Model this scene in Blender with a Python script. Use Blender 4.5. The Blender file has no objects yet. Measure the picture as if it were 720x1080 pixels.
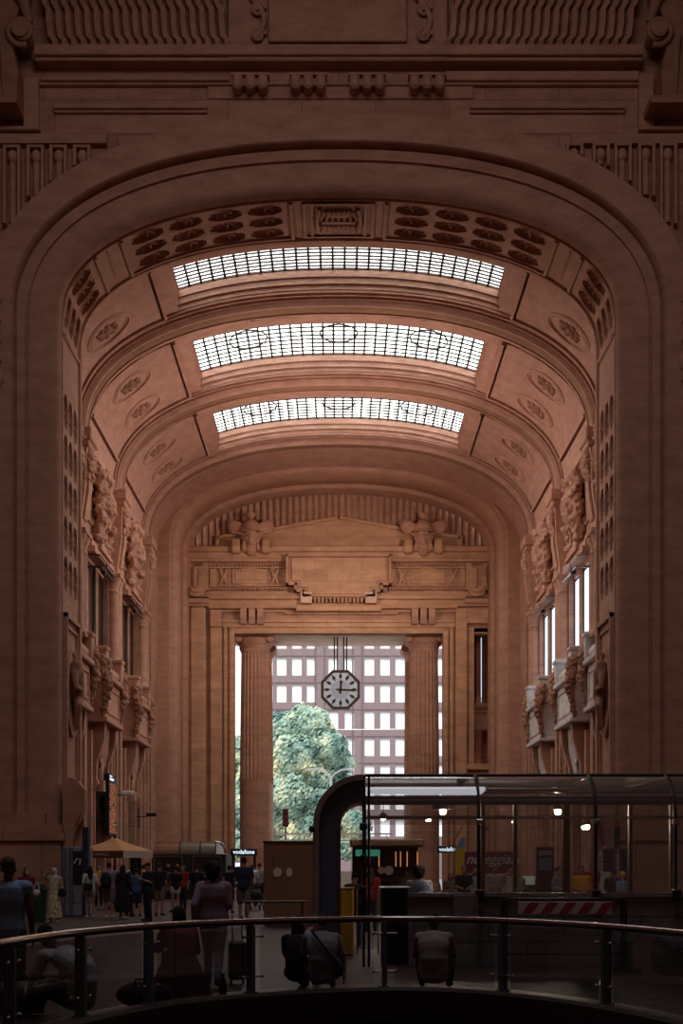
import bpy, bmesh, math, random
from mathutils import Vector, Matrix
RND = random.Random(7)
PI = math.pi
SC = bpy.context.scene
COL = SC.collection
# ------------------------------------------------------------------ materials
MATS = {}
def nodes(name):
    m = bpy.data.materials.new(name); m.use_nodes = True
    nt = m.node_tree; b = nt.nodes['Principled BSDF']
    return m, nt, b
def plain(name, col, rough=0.6, metal=0.0, var=0.12, scale=6.0, spec=0.4, emit=None, es=0.0, bump=0.0):
    m, nt, b = nodes(name)
    n = nt.nodes.new('ShaderNodeTexNoise'); n.inputs['Scale'].default_value = scale; n.inputs['Detail'].default_value = 4
    g = nt.nodes.new('ShaderNodeNewGeometry'); nt.links.new(g.outputs['Position'], n.inputs['Vector'])
    r = nt.nodes.new('ShaderNodeValToRGB')
    r.color_ramp.elements[0].position = 0.3; r.color_ramp.elements[1].position = 0.7
    r.color_ramp.elements[0].color = (*[c*(1-var) for c in col], 1)
    r.color_ramp.elements[1].color = (*[min(1, c*(1+var)) for c in col], 1)
    nt.links.new(n.outputs['Fac'], r.inputs['Fac']); nt.links.new(r.outputs['Color'], b.inputs['Base Color'])
    b.inputs['Roughness'].default_value = rough; b.inputs['Metallic'].default_value = metal
    b.inputs['Specular IOR Level'].default_value = spec
    if bump:
        bp = nt.nodes.new('ShaderNodeBump'); bp.inputs['Strength'].default_value = bump; bp.inputs['Distance'].default_value = 0.02
        nt.links.new(n.outputs['Fac'], bp.inputs['Height']); nt.links.new(bp.outputs['Normal'], b.inputs['Normal'])
    if emit:
        b.inputs['Emission Color'].default_value = (*emit, 1); b.inputs['Emission Strength'].default_value = es
    MATS[name] = m; return m
def stone(name, col, axis=None, bw=2.4, bh=1.2, rough=0.82, var=0.22, joint=0.55, scale=0.9, blotch=0.35):
    m, nt, b = nodes(name); L = nt.links
    g = nt.nodes.new('ShaderNodeNewGeometry')
    n1 = nt.nodes.new('ShaderNodeTexNoise'); n1.inputs['Scale'].default_value = scale; n1.inputs['Detail'].default_value = 8; n1.inputs['Roughness'].default_value = 0.65
    n2 = nt.nodes.new('ShaderNodeTexNoise'); n2.inputs['Scale'].default_value = 14; n2.inputs['Detail'].default_value = 5
    mp = nt.nodes.new('ShaderNodeMapping'); mp.inputs['Scale'].default_value = (1, 1, 2.6)   # travertine veins lie flat
    L.new(g.outputs['Position'], mp.inputs['Vector'])
    L.new(mp.outputs['Vector'], n1.inputs['Vector']); L.new(mp.outputs['Vector'], n2.inputs['Vector'])
    r = nt.nodes.new('ShaderNodeValToRGB')
    r.color_ramp.elements[0].position = 0.28; r.color_ramp.elements[1].position = 0.75
    r.color_ramp.elements[0].color = (*[c*(1-var-0.05*i) for i, c in enumerate(col)], 1)
    r.color_ramp.elements[1].color = (*[min(1, c*(1+var)) for c in col], 1)
    L.new(n1.outputs['Fac'], r.inputs['Fac'])
    mx = nt.nodes.new('ShaderNodeMix'); mx.data_type = 'RGBA'; mx.blend_type = 'MULTIPLY'; mx.inputs['Factor'].default_value = blotch
    L.new(r.outputs['Color'], mx.inputs[6]); L.new(n2.outputs['Color'], mx.inputs[7])
    n3 = nt.nodes.new('ShaderNodeMapRange'); n3.inputs['From Min'].default_value = 0.3; n3.inputs['From Max'].default_value = 0.7
    n3.inputs['To Min'].default_value = 0.55; n3.inputs['To Max'].default_value = 1.25
    L.new(n2.outputs['Fac'], n3.inputs['Value']); L.new(n3.outputs['Result'], mx.inputs[7])
    out = mx.outputs[2]; hsrc = n2.outputs['Fac']
    if axis:
        sp = nt.nodes.new('ShaderNodeSeparateXYZ'); L.new(g.outputs['Position'], sp.inputs['Vector'])
        cb = nt.nodes.new('ShaderNodeCombineXYZ')
        L.new(sp.outputs[{'x': 'X', 'y': 'Y', 'f': 'X'}[axis]], cb.inputs['X'])
        L.new(sp.outputs['Y' if axis == 'f' else 'Z'], cb.inputs['Y'])
        br = nt.nodes.new('ShaderNodeTexBrick'); br.inputs['Scale'].default_value = 1
        br.inputs['Brick Width'].default_value = bw; br.inputs['Row Height'].default_value = bh
        br.inputs['Mortar Size'].default_value = 0.018; br.inputs['Mortar Smooth'].default_value = 0.3
        br.inputs['Color1'].default_value = (1, 1, 1, 1); br.inputs['Color2'].default_value = (0.84, 0.82, 0.8, 1)
        br.inputs['Mortar'].default_value = (joint, joint, joint, 1)
        L.new(cb.outputs['Vector'], br.inputs['Vector'])
        m2 = nt.nodes.new('ShaderNodeMix'); m2.data_type = 'RGBA'; m2.blend_type = 'MULTIPLY'; m2.inputs['Factor'].default_value = 1
        L.new(out, m2.inputs[6]); L.new(br.outputs['Color'], m2.inputs[7]); out = m2.outputs[2]
    L.new(out, b.inputs['Base Color'])
    b.inputs['Roughness'].default_value = rough; b.inputs['Specular IOR Level'].default_value = 0.3
    bp = nt.nodes.new('ShaderNodeBump'); bp.inputs['Strength'].default_value = 0.35; bp.inputs['Distance'].default_value = 0.04
    L.new(hsrc, bp.inputs['Height']); L.new(bp.outputs['Normal'], b.inputs['Normal'])
    MATS[name] = m; return m
def glass(name, tint=(0.9, 0.93, 0.93), refl=1.0, rough=0.02, base=0.05, dust=None, dustf=0):
    m = bpy.data.materials.new(name); m.use_nodes = True; nt = m.node_tree; nt.nodes.clear()
    o = nt.nodes.new('ShaderNodeOutputMaterial'); mix = nt.nodes.new('ShaderNodeMixShader')
    t = nt.nodes.new('ShaderNodeBsdfTransparent'); t.inputs['Color'].default_value = (*tint, 1)
    g = nt.nodes.new('ShaderNodeBsdfGlossy'); g.inputs['Roughness'].default_value = rough
    lw = nt.nodes.new('ShaderNodeFresnel'); lw.inputs['IOR'].default_value = 1.5
    mt = nt.nodes.new('ShaderNodeMath'); mt.operation = 'MULTIPLY_ADD'; mt.inputs[1].default_value = refl; mt.inputs[2].default_value = base; mt.use_clamp = True
    nt.links.new(lw.outputs[0], mt.inputs[0]); nt.links.new(mt.outputs[0], mix.inputs[0])
    nt.links.new(t.outputs[0], mix.inputs[1]); nt.links.new(g.outputs[0], mix.inputs[2]); 
    if dust:
        d = nt.nodes.new('ShaderNodeBsdfDiffuse'); d.inputs['Color'].default_value = (*dust, 1); m2 = nt.nodes.new('ShaderNodeMixShader'); m2.inputs[0].default_value = dustf
        nt.links.new(mix.outputs[0], m2.inputs[1]); nt.links.new(d.outputs[0], m2.inputs[2]); nt.links.new(m2.outputs[0], o.inputs[0])
    else: nt.links.new(mix.outputs[0], o.inputs[0])
    MATS[name] = m; return m
def emis(name, col, s, back=True):
    m = bpy.data.materials.new(name); m.use_nodes = True; nt = m.node_tree; nt.nodes.clear()
    o = nt.nodes.new('ShaderNodeOutputMaterial'); e = nt.nodes.new('ShaderNodeEmission')
    e.inputs['Color'].default_value = (*col, 1); e.inputs['Strength'].default_value = s
    nt.links.new(e.outputs[0], o.inputs[0]); MATS[name] = m; return m
SB = (0.50, 0.272, 0.190)      # warm travertine
stone('stone', SB); stone('stone_x', SB, 'x', 2.6, 1.25); stone('stone_y', SB, 'y', 2.2, 1.25)
stone('stone_vault', (0.52, 0.290, 0.218), None, scale=1.3)
stone('stone_soffit_shade', (0.30, 0.155, 0.09)); stone('stone_lit', (0.62, 0.58, 0.58)); stone('stone_dark', (0.36, 0.19, 0.125)); stone('stone_pale', (0.66, 0.44, 0.33)); stone('stone_frieze', (0.58, 0.33, 0.205), 'x', 1.5, 0.75, joint=0.7)
stone('marble_red', (0.32, 0.135, 0.095), 'x', 2.2, 1.6, scale=0.5)
stone('masonry_grey', (0.30, 0.29, 0.31), 'x', 1.25, 0.42, scale=2, joint=0.5)
stone('floor_stone', (0.066, 0.041, 0.033), 'f', 1.2, 1.2, rough=0.5, scale=0.6, joint=0.5)
stone('kerb_stone', (0.05, 0.035, 0.032), None, rough=0.6)
plain('asphalt', (0.24, 0.23, 0.23), 0.9)
plain('iron', (0.035, 0.028, 0.026), 0.45, 0.6); plain('black', (0.012, 0.011, 0.012), 0.6); plain('bronze', (0.055, 0.03, 0.02), 0.4, 0.5)
plain('steel', (0.42, 0.40, 0.40), 0.22, 1.0); plain('rail_steel', (0.30, 0.24, 0.22), 0.2, 1.0); plain('blue_metal', (0.13, 0.17, 0.26), 0.45, 0.2)
plain('copper', (0.28, 0.17, 0.11), 0.3, 0.8); plain('white', (0.75, 0.74, 0.72), 0.5); plain('dial', (0.66, 0.76, 0.90), 0.5, var=0.02); plain('dial_inner', (0.48, 0.56, 0.70), 0.5, var=0.02)
plain('cork', (0.20, 0.098, 0.052), 0.9, var=0.5, scale=30)
plain('facade', (0.215, 0.155, 0.158), 0.9, var=0.06, scale=1); plain('facade_dark', (0.155, 0.105, 0.108), 0.9); plain('pane_sky', (0.93, 0.95, 0.97), 0.5, var=0.02)
plain('bark', (0.10, 0.07, 0.05), 0.9)
for k, c in (('red_stripe', (0.42, 0.05, 0.04)), ('magenta_sign', (0.20, 0.02, 0.06)), ('orange_cloth', (0.55, 0.27, 0.12)), ('cream_cloth', (0.62, 0.50, 0.42)), ('yellow', (0.75, 0.42, 0.03)),
             ('skin', (0.42, 0.22, 0.15)), ('skin_dark', (0.12, 0.06, 0.04)), ('hair_black', (0.012, 0.009, 0.008)), ('hair_brown', (0.07, 0.035, 0.02)),
             ('denim', (0.07, 0.11, 0.19)), ('denim_light', (0.22, 0.28, 0.38)), ('navy', (0.022, 0.03, 0.06)), ('cloth_black', (0.014, 0.013, 0.016)), ('cloth_white', (0.62, 0.60, 0.60)),
             ('cloth_grey', (0.26, 0.25, 0.28)), ('cloth_lilac', (0.27, 0.20, 0.27)), ('cloth_blue', (0.20, 0.33, 0.50)), ('cloth_maroon', (0.15, 0.015, 0.03)), ('cloth_red', (0.35, 0.02, 0.02)),
             ('cloth_pink', (0.65, 0.10, 0.30)), ('cloth_yellow', (0.70, 0.33, 0.02)), ('cloth_khaki', (0.20, 0.15, 0.11)), ('cloth_green', (0.05, 0.12, 0.07)), ('bag_maroon', (0.06, 0.012, 0.015))):
    plain(k, c, 0.85, var=0.15, scale=18)
plain('cloth_floral', (0.55, 0.46, 0.30), 0.85, var=0.7, scale=22); plain('cloth_pattern', (0.36, 0.34, 0.36), 0.85, var=0.8, scale=30)
glass('glass', (0.88, 0.89, 0.90), 1.0); glass('rail_glass', (0.76, 0.76, 0.78), 0.5, base=0.01); glass('canopy_glass', (0.82, 0.78, 0.77), 1.8, base=0.10, dust=(.5, .42, .38), dustf=.13)
# ------------------------------------------------------------------ mesh builder
class MB:
    def __init__(s, tf=None): s.v = []; s.f = []; s.tf = tf
    def add(s, vs, fs):
        n = len(s.v)
        if s.tf: vs = [s.tf(v) for v in vs]
        s.v += [tuple(v) for v in vs]; s.f += [tuple(i+n for i in f) for f in fs]
        return s
    def box(s, x0, x1, y0, y1, z0, z1, M=None):
        if x0 > x1: x0, x1 = x1, x0
        vs = [(x, y, z) for x in (x0, x1) for y in (y0, y1) for z in (z0, z1)]
        if M is not None: vs = [M @ Vector(v) for v in vs]
        return s.add(vs, [(0, 1, 3, 2), (4, 6, 7, 5), (0, 4, 5, 1), (2, 3, 7, 6), (0, 2, 6, 4), (1, 5, 7, 3)])
    def bbox(s, x0, x1, y0, y1, z0, z1, b=0.03):       # chamfered box
        pts = []
        if x0 > x1: x0, x1 = x1, x0
        b = min(b, (x1-x0)*.45, (y1-y0)*.45, (z1-z0)*.45)
        def ring(z, e): 
            return [(x0+e, y0+b+0*e, z), (x0+b, y0+e, z), (x1-b, y0+e, z), (x1-e, y0+b, z), (x1-e, y1-b, z), (x1-b, y1-e, z), (x0+b, y1-e, z), (x0+e, y1-b, z)]
        def ring2(z): return [(x0+b, y0+b, z)]*2+[(x1-b, y0+b, z)]*2+[(x1-b, y1-b, z)]*2+[(x0+b, y1-b, z)]*2
        rs = [ring2(z0), ring(z0+b, 0), ring(z1-b, 0), ring2(z1)]
        vs = [p for r in rs for p in r]; fs = []
        for i in range(3):
            for k in range(8): fs.append((i*8+k, i*8+(k+1) % 8, i*8+8+(k+1) % 8, i*8+8+k))
        fs += [(7, 5, 3, 1), (24+1, 24+3, 24+5, 24+7)]
        return s.add(vs, fs)
    def prism(s, poly, a0, a1, plane='xz', M=None):
        n = len(poly)
        def mk(p, a): return {'xz': (p[0], a, p[1]), 'xy': (p[0], p[1], a), 'yz': (a, p[0], p[1])}[plane]
        vs = [mk(p, a0) for p in poly]+[mk(p, a1) for p in poly]
        if M is not None: vs = [M @ Vector(v) for v in vs]
        fs = [tuple(range(n))[::-1], tuple(range(n, 2*n))]+[(i, (i+1) % n, n+(i+1) % n, n+i) for i in range(n)]
        return s.add(vs, fs)
    def grid(s, rows, close_u=False, close_v=False):     # rows: list of rings of points
        n = len(rows[0]); m = len(rows); vs = [p for r in rows for p in r]; fs = []
        for i in range(m-(0 if close_v else 1)):
            for k in range(n-(0 if close_u else 1)):
                a = i*n+k; b2 = i*n+(k+1) % n; j = (i+1) % m
                fs.append((a, b2, j*n+(k+1) % n, j*n+k))
        return s.add(vs, fs)
    def lathe(s, c, prof, seg=20, M=None, star=None):    # prof (r,z)
        rows = []
        for r, z in prof:
            ring = []
            for k in range(seg):
                t = 2*PI*k/seg; rr = r*(star(t) if star else 1)
                p = Vector((rr*math.cos(t), rr*math.sin(t), z))
                if M is not None: p = M @ p
                ring.append(Vector(c)+p)
            rows.append(ring)
        s.grid(rows, close_u=True)
        n0 = len(s.v)-len(rows)*seg; 
        s.f.append(tuple(n0+k for k in range(seg))[::-1]); s.f.append(tuple(n0+(len(rows)-1)*seg+k for k in range(seg)))
        return s
    def tube(s, pts, r, seg=8, caps=True):
        pts = [Vector(p) for p in pts]; n = len(pts); rs = r if isinstance(r, (list, tuple)) else [r]*n
        rows = []; up = None
        for i, p in enumerate(pts):
            d = (pts[min(i+1, n-1)]-pts[max(i-1, 0)]).normalized()
            if up is None: up = Vector((0, 0, 1)) if abs(d.z) < 0.9 else Vector((1, 0, 0))
            a = d.cross(up)
            if a.length < 1e-4: a = d.cross(Vector((0, 1, 0)))
            a.normalize(); b = a.cross(d).normalized(); up = b
            rows.append([p+a*(rs[i]*math.cos(2*PI*k/seg))+b*(rs[i]*math.sin(2*PI*k/seg)) for k in range(seg)])
        s.grid(rows, close_u=True)
        if caps:
            n0 = len(s.v)-n*seg; s.f.append(tuple(n0+k for k in range(seg))[::-1]); s.f.append(tuple(n0+(n-1)*seg+k for k in range(seg)))
        return s
    def ell(s, c, r, seg=14, M=None):
        if not isinstance(r, (tuple, list, Vector)): r = (r, r, r)
        nl = max(6, seg//2+1); rows = []
        for i in range(nl+1):
            t = PI*i/nl; t = min(max(t, 0.02), PI-0.02)
            ring = []
            for k in range(seg):
                p = Vector((r[0]*math.sin(t)*math.cos(2*PI*k/seg), r[1]*math.sin(t)*math.sin(2*PI*k/seg), -r[2]*math.cos(t)))
                if M is not None: p = M @ p
                ring.append(Vector(c)+p)
            rows.append(ring)
        s.grid(rows, close_u=True); n0 = len(s.v)-len(rows)*seg
        s.f.append(tuple(n0+k for k in range(seg))[::-1]); s.f.append(tuple(n0+nl*seg+k for k in range(seg)))
        return s
    def cap(s, p0, p1, r0, r1, seg=10):                  # tapered capsule
        p0 = Vector(p0); p1 = Vector(p1); d = p1-p0; L = max(d.length, 1e-4); u = d/L
        pts, rs = [], []
        for t in (-1, -.85, -.5): pts.append(p0+u*r0*t); rs.append(max(.02*r0, r0*math.sqrt(max(0, 1-t*t))))
        pts.append(p0); rs.append(r0); pts.append(p1); rs.append(r1)
        for t in (.5, .85, 1): pts.append(p1+u*r1*t); rs.append(max(.02*r1, r1*math.sqrt(max(0, 1-t*t))))
        return s.tube(pts, rs, seg)
    def mesh(s, name):
        me = bpy.data.meshes.new(name); me.from_pydata(s.v, [], s.f); me.update()
        bm = bmesh.new(); bm.from_mesh(me); bmesh.ops.recalc_face_normals(bm, faces=bm.faces) if len(s.f) < 60000 else None
        bm.to_mesh(me); bm.free(); return me
    def build(s, name, mat, parent=None, smooth=None, voxel=None, **props):
        me = s.mesh(name)
        if voxel: me = remesh(me, voxel)
        if smooth or voxel:
            me.polygons.foreach_set('use_smooth', [True]*len(me.polygons))
            if not voxel: me.set_sharp_from_angle(angle=math.radians(smooth))
        o = bpy.data.objects.new(name, me); COL.objects.link(o)
        me.materials.append(MATS[mat])
        if parent is not None: o.parent = parent
        for k, v in props.items():
            if v is not None: o[k] = v
        return o
def remesh(me, voxel, sm=2):
    o = bpy.data.objects.new('tmp', me); COL.objects.link(o)
    md = o.modifiers.new('r', 'REMESH'); md.mode = 'VOXEL'; md.voxel_size = voxel
    s2 = o.modifiers.new('s', 'SMOOTH'); s2.factor = 0.5; s2.iterations = sm
    dg = bpy.context.evaluated_depsgraph_get(); dg.update()
    r = bpy.data.meshes.new_from_object(o.evaluated_get(dg)); r.name = me.name
    bpy.data.objects.remove(o); return r
def thing(name, loc=(0, 0, 0), rz=0, label=None, category=None, group=None, rx=0):
    o = bpy.data.objects.new(name, None); COL.objects.link(o); o.location = loc; o.rotation_euler = (rx, 0, rz); o.empty_display_size = .1
    tag(o, label, category, group); return o
def tag(o, label, category=None, group=None, kind=None):
    if label: o['label'] = label
    if category: o['category'] = category
    if group: o['group'] = group
    if kind: o['kind'] = kind
    return o
def struct(o): o['kind'] = 'structure'; return o
def copy_tree(o, parent=None):
    c = o.copy(); COL.objects.link(c); c.parent = parent
    for ch in list(o.children): copy_tree(ch, c)
    return c
def text(s, size, mat, loc, rot, parent=None, name='lettering', ext=0.004, shear=0.0, align='CENTER', bold=0.0, sx=1):
    c = bpy.data.curves.new(name, 'FONT'); c.body = s; c.size = size; c.extrude = ext; c.shear = shear; c.align_x = align; c.align_y = 'CENTER'; c.offset = bold
    o0 = bpy.data.objects.new('tmp_text', c); COL.objects.link(o0); dg = bpy.context.evaluated_depsgraph_get(); dg.update()
    me = bpy.data.meshes.new_from_object(o0.evaluated_get(dg)); bpy.data.objects.remove(o0); me.materials.clear(); me.materials.append(MATS[mat])
    o = bpy.data.objects.new(name, me); COL.objects.link(o); o.location = loc; o.rotation_euler = rot; o.scale = (sx, 1, 1)
    if parent is not None: o.parent = parent
    return o
# ------------------------------------------------------------------ arches
class Arch:
    def __init__(s, a, b, zs, z0, n=2.25):
        pts = [(-a, z0+(zs-z0)*i/20.0) for i in range(20)]
        N = 240
        for i in range(N+1):
            t = PI*(1-i/N); c, q = math.cos(t), max(0.0, math.sin(t))
            pts.append((a*math.copysign(abs(c)**(2/n), c), zs+b*q**(2/n)))
        pts += [(a, z0+(zs-z0)*(19-i)/20.0) for i in range(20)]
        # resample so that the steep start of the curve is evenly cut
        s.p = [pts[0]]
        for q in pts[1:]:
            p = s.p[-1]; d = math.dist(p, q)
            if d < 1e-6: continue
            k = max(1, int(d/0.4))
            for j in range(1, k+1): s.p.append((p[0]+(q[0]-p[0])*j/k, p[1]+(q[1]-p[1])*j/k))
        s.c = [0.0]
        for i in range(1, len(s.p)): s.c.append(s.c[-1]+math.dist(s.p[i-1], s.p[i]))
        s.half = s.c[-1]/2; s.spring = s.half-(zs-z0)
    def pos(s, q, h=0.0):
        def P(t):
            t = min(max(t+s.half, 0), s.c[-1]); lo, hi = 0, len(s.c)-1
            while hi-lo > 1:
                mid = (lo+hi)//2
                if s.c[mid] <= t: lo = mid
                else: hi = mid
            f = (t-s.c[lo])/max(1e-9, s.c[hi]-s.c[lo])
            return (s.p[lo][0]+(s.p[hi][0]-s.p[lo][0])*f, s.p[lo][1]+(s.p[hi][1]-s.p[lo][1])*f)
        p = P(q)
        e = 0.25; a, b = P(max(q-e, -s.half)), P(min(q+e, s.half)); dx, dz = b[0]-a[0], b[1]-a[1]; L = math.hypot(dx, dz)
        return (p[0]-dz/L*h, p[1]+dx/L*h)      # h > 0 goes into the masonry
    def sweep(s, mb, prof, s0, s1, step=0.3):
        n = max(1, int(math.ceil((s1-s0)/step))); rows = []
        # long straight jambs need no cuts
        ss = [s0+(s1-s0)*i/n for i in range(n+1)]
        ss = [q for i, q in enumerate(ss) if i in (0, n) or abs(q) < s.spring+0.6]
        for q in ss: rows.append([(lambda r: (r[0], y, r[1]))(s.pos(q, h)) for h, y in prof])
        mb.grid(rows); return mb
    def tile(s, mb, vs, fs, s0, s1, y0, y1):   # verts (u,v,h) in the unit square
        out = []
        for u, v, h in vs:
            x, z = s.pos(s0+(s1-s0)*u, h); out.append((x, y0+(y1-y0)*v, z))
        mb.add(out, fs)
def coffer():
    O = [(.42, .2), (.2, .42), (-.2, .42), (-.42, .2), (-.42, -.2), (-.2, -.42), (.2, -.42), (.42, -.2)]
    vs = [(1, 1, 0), (0, 1, 0), (0, 0, 0), (1, 0, 0)]
    rings = [(1, 0), (1, .10), (.88, .07), (.82, .20), (.76, .20)]
    for k, h in rings: vs += [(.5+x*k, .5+y*k, h) for x, y in O]
    fs = []
    a = 4
    fs += [(3, 0, a+0, a+7), (0, a+1, a+0), (0, 1, a+2, a+1), (1, a+3, a+2), (1, 2, a+4, a+3), (2, a+5, a+4), (2, 3, a+6, a+5), (3, a+7, a+6)]
    for r in range(len(rings)-1):
        for k in range(8): fs.append((a+r*8+k, a+r*8+(k+1) % 8, a+r*8+8+(k+1) % 8, a+r*8+8+k))
    b = a+(len(rings)-1)*8; fs.append(tuple(b+k for k in range(8)))
    n = len(vs)            # rosette
    for k in range(16):
        t = 2*PI*k/16; r = .31 if k % 2 == 0 else .17; vs.append((.5+r*math.cos(t), .5+r*math.sin(t), 0.05 if k % 2 == 0 else .17))
    for k in range(8):
        t = 2*PI*k/8; vs.append((.5+.09*math.cos(t), .5+.09*math.sin(t), .12))
    vs.append((.5, .5, .0))
    for k in range(16): fs.append((n+k, n+(k+1) % 16, n+16+((k+1)//2) % 8, n+16+(k//2) % 8) if k % 2 else (n+k, n+k+1, n+16+k//2))
    for k in range(8): fs.append((n+16+k, n+16+(k+1) % 8, n+24))
    return vs, fs
COFF = coffer()

emis('skylight_glass', (0.95, 1.0, 0.96), 6.5); plain('dark_glass', (0.03,0.022,0.02), 0.25); emis('window_light', (0.74, 0.86, 1.0), 1.4)
# ================================================================== the near arch wall (y = 50) of the entrance hall
AN = Arch(9.85, 4.33, 21.1, 3.1)
TOP = 37.5
SP = AN.spring
# wall field round the arch, in one mesh with its flat upper part
def arch_field(mb, A, h, y, xw, ztop, flip=False):
    rows = []
    n = 60
    for i in range(n+1):
        q = -A.spring+2*A.spring*i/n; x, z = A.pos(q, h); rows.append([(x, y, z), (x, y, ztop)])
    mb.grid(rows)
    x, z = A.pos(-A.spring, h); z0 = A.p[0][1]
    mb.add([(-xw, y, z0), (x, y, z0), (x, y, z), (-xw, y, z)], [(0, 1, 2, 3)]); mb.add([(-xw, y, z), (x, y, z), (x, y, ztop), (-xw, y, ztop)], [(0, 1, 2, 3)])
    mb.add([(xw, y, z0), (-x, y, z0), (-x, y, z), (xw, y, z)], [(0, 1, 2, 3)]); mb.add([(xw, y, z), (-x, y, z), (-x, y, ztop), (xw, y, ztop)], [(0, 1, 2, 3)])
m = MB(); arch_field(m, AN, 2.55, 50.3, 17.2, TOP); struct(m.build('wall_front', 'stone_x', smooth=30))
# archivolt: fascia, step, step, rounded inner edge
m = MB()
AN.sweep(m, [(2.57, 50.32), (2.57, 49.80), (1.66, 49.80), (1.60, 49.86), (1.56, 50.25), (1.50, 50.25), (1.48, 50.12), (1.17, 50.20), (1.13, 50.06), (1.09, 50.06), (1.07, 50.18), (.42, 50.20), (.30, 50.22), (.16, 50.30), (.05, 50.42), (0, 50.58),
             (.02, 50.62), (.14, 50.64), (.14, 50.80), (0.0, 50.82)], -AN.half, AN.half)
struct(m.build('trim_1', 'stone', smooth=40))
# soffit of the arch with its blocks of coffers
def z2s(A, z):          # side position whose height is z
    lo, hi = 0.0, A.half
    for _ in range(50):
        mid = (lo+hi)/2
        if A.pos(mid)[1] > z: lo = mid
        else: hi = mid
    return lo
Y0, Y1 = 50.82, 53.80
zones = []              # (s0, s1, kind, columns)
sc = [z2s(AN, z) for z in (18.06, 16.6, 15.1, 13.66, 12.2)]
zones.append((1.95, 7.75, 'c', 4)); 
sh = (9.35, 12.05)      # shoulder block
zones.append((sh[0], sh[1]-.15, 'c', 2))
zones.append((sc[0]-.73-.0, sc[4]+.73, 'c', 5))
m = MB(); plain_iv = []
cur = 0.0
for z in zones: plain_iv.append((cur, z[0])); cur = z[1]
plain_iv.append((cur, AN.half))
for sg in (-1, 1):
    for a, b in plain_iv:
        s0, s1 = sorted((sg*a, sg*b)); AN.sweep(m, [(0, Y0), (0, Y1)], s0, s1)
    for a, b, k, n in zones:
        s0, s1 = sorted((sg*a, sg*b))
        AN.sweep(m, [(0, Y0), (0, Y0+.1)], s0, s1); AN.sweep(m, [(0, Y1-.12), (0, Y1)], s0, s1)
        for i in range(n):
            for j in range(3):
                ya = Y0+.1; w = (Y1-.12-ya)/3
                AN.tile(m, COFF[0], COFF[1], s0+(s1-s0)*i/n, s0+(s1-s0)*(i+1)/n, ya+w*j, ya+w*(j+1))
    # raised fillets round the blocks
    for a, b in ((1.72, 8.0), (9.1, 12.2)):
        for q in (a, b):
            q *= sg; AN.sweep(m, [(0, Y0+.06), (-.09, Y0+.06), (-.09, Y1-.05), (0, Y1-.05)], q-.06, q+.06, .12)
    s0, s1 = sorted((sg*1.72, sg*8.0)); AN.sweep(m, [(0, Y1-.14), (-.08, Y1-.14), (-.08, Y1-.04), (0, Y1-.04)], s0, s1)
    # plain block with incised line
    AN.sweep(m, [(0, Y0+.2), (-.05, Y0+.2), (-.05, Y1-.1), (0, Y1-.1)], sg*8.6-.28*0-.03, sg*8.6+.03, .06)
AN.sweep(m, [(0, Y1), (-.06, Y1+.02), (-.1, Y1+.06), (-.1, 54.05), (-.02, 54.1), (3.0, 54.1)], -AN.half, AN.half)
# keystone frame with its incised ornament
for r, hh in ((1.25, .07), (.98, .05)):
    for e in (-1, 1):
        AN.sweep(m, [(0, Y0+.1), (-hh, Y0+.1), (-hh, Y1-.1), (0, Y1-.1)], e*r-.06, e*r+.06, .12)
    AN.sweep(m, [(0, Y0+.1), (-hh, Y0+.1), (-hh, Y0+.22), (0, Y0+.22)], -r, r); AN.sweep(m, [(0, Y1-.22), (-hh, Y1-.22), (-hh, Y1-.1), (0, Y1-.1)], -r, r)
struct(m.build('trim_2', 'stone', smooth=30))
def soffit_tf(A, s, y, sgn=1):     # local (u along arch, v depth, w out of the stone) -> world
    def f(p):
        x, z = A.pos(s+p[0], -p[2]); return (x, y+p[1], z)
    return f
m = MB(soffit_tf(AN, 0, 52.3))
for c in (-.55, .55):
    m.ell((0, c, 0), (.62, .3, .16), 16)
    for k in range(-3, 4): m.tube([(k*.17, c-.3, .1), (k*.22, c+.34, .13)], .05, 6)
m.box(-.62, .62, -.1, .1, 0, .14); m.tube([(-.72, -.95, .05), (-.8, 0, .12), (-.72, .95, .05)], .07); m.tube([(.72, -.95, .05), (.8, 0, .12), (.72, .95, .05)], .07)
tag(m.build('keystone_relief', 'stone', smooth=40), 'double shell relief in the square frame at the top of the front arch soffit', 'relief')
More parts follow.
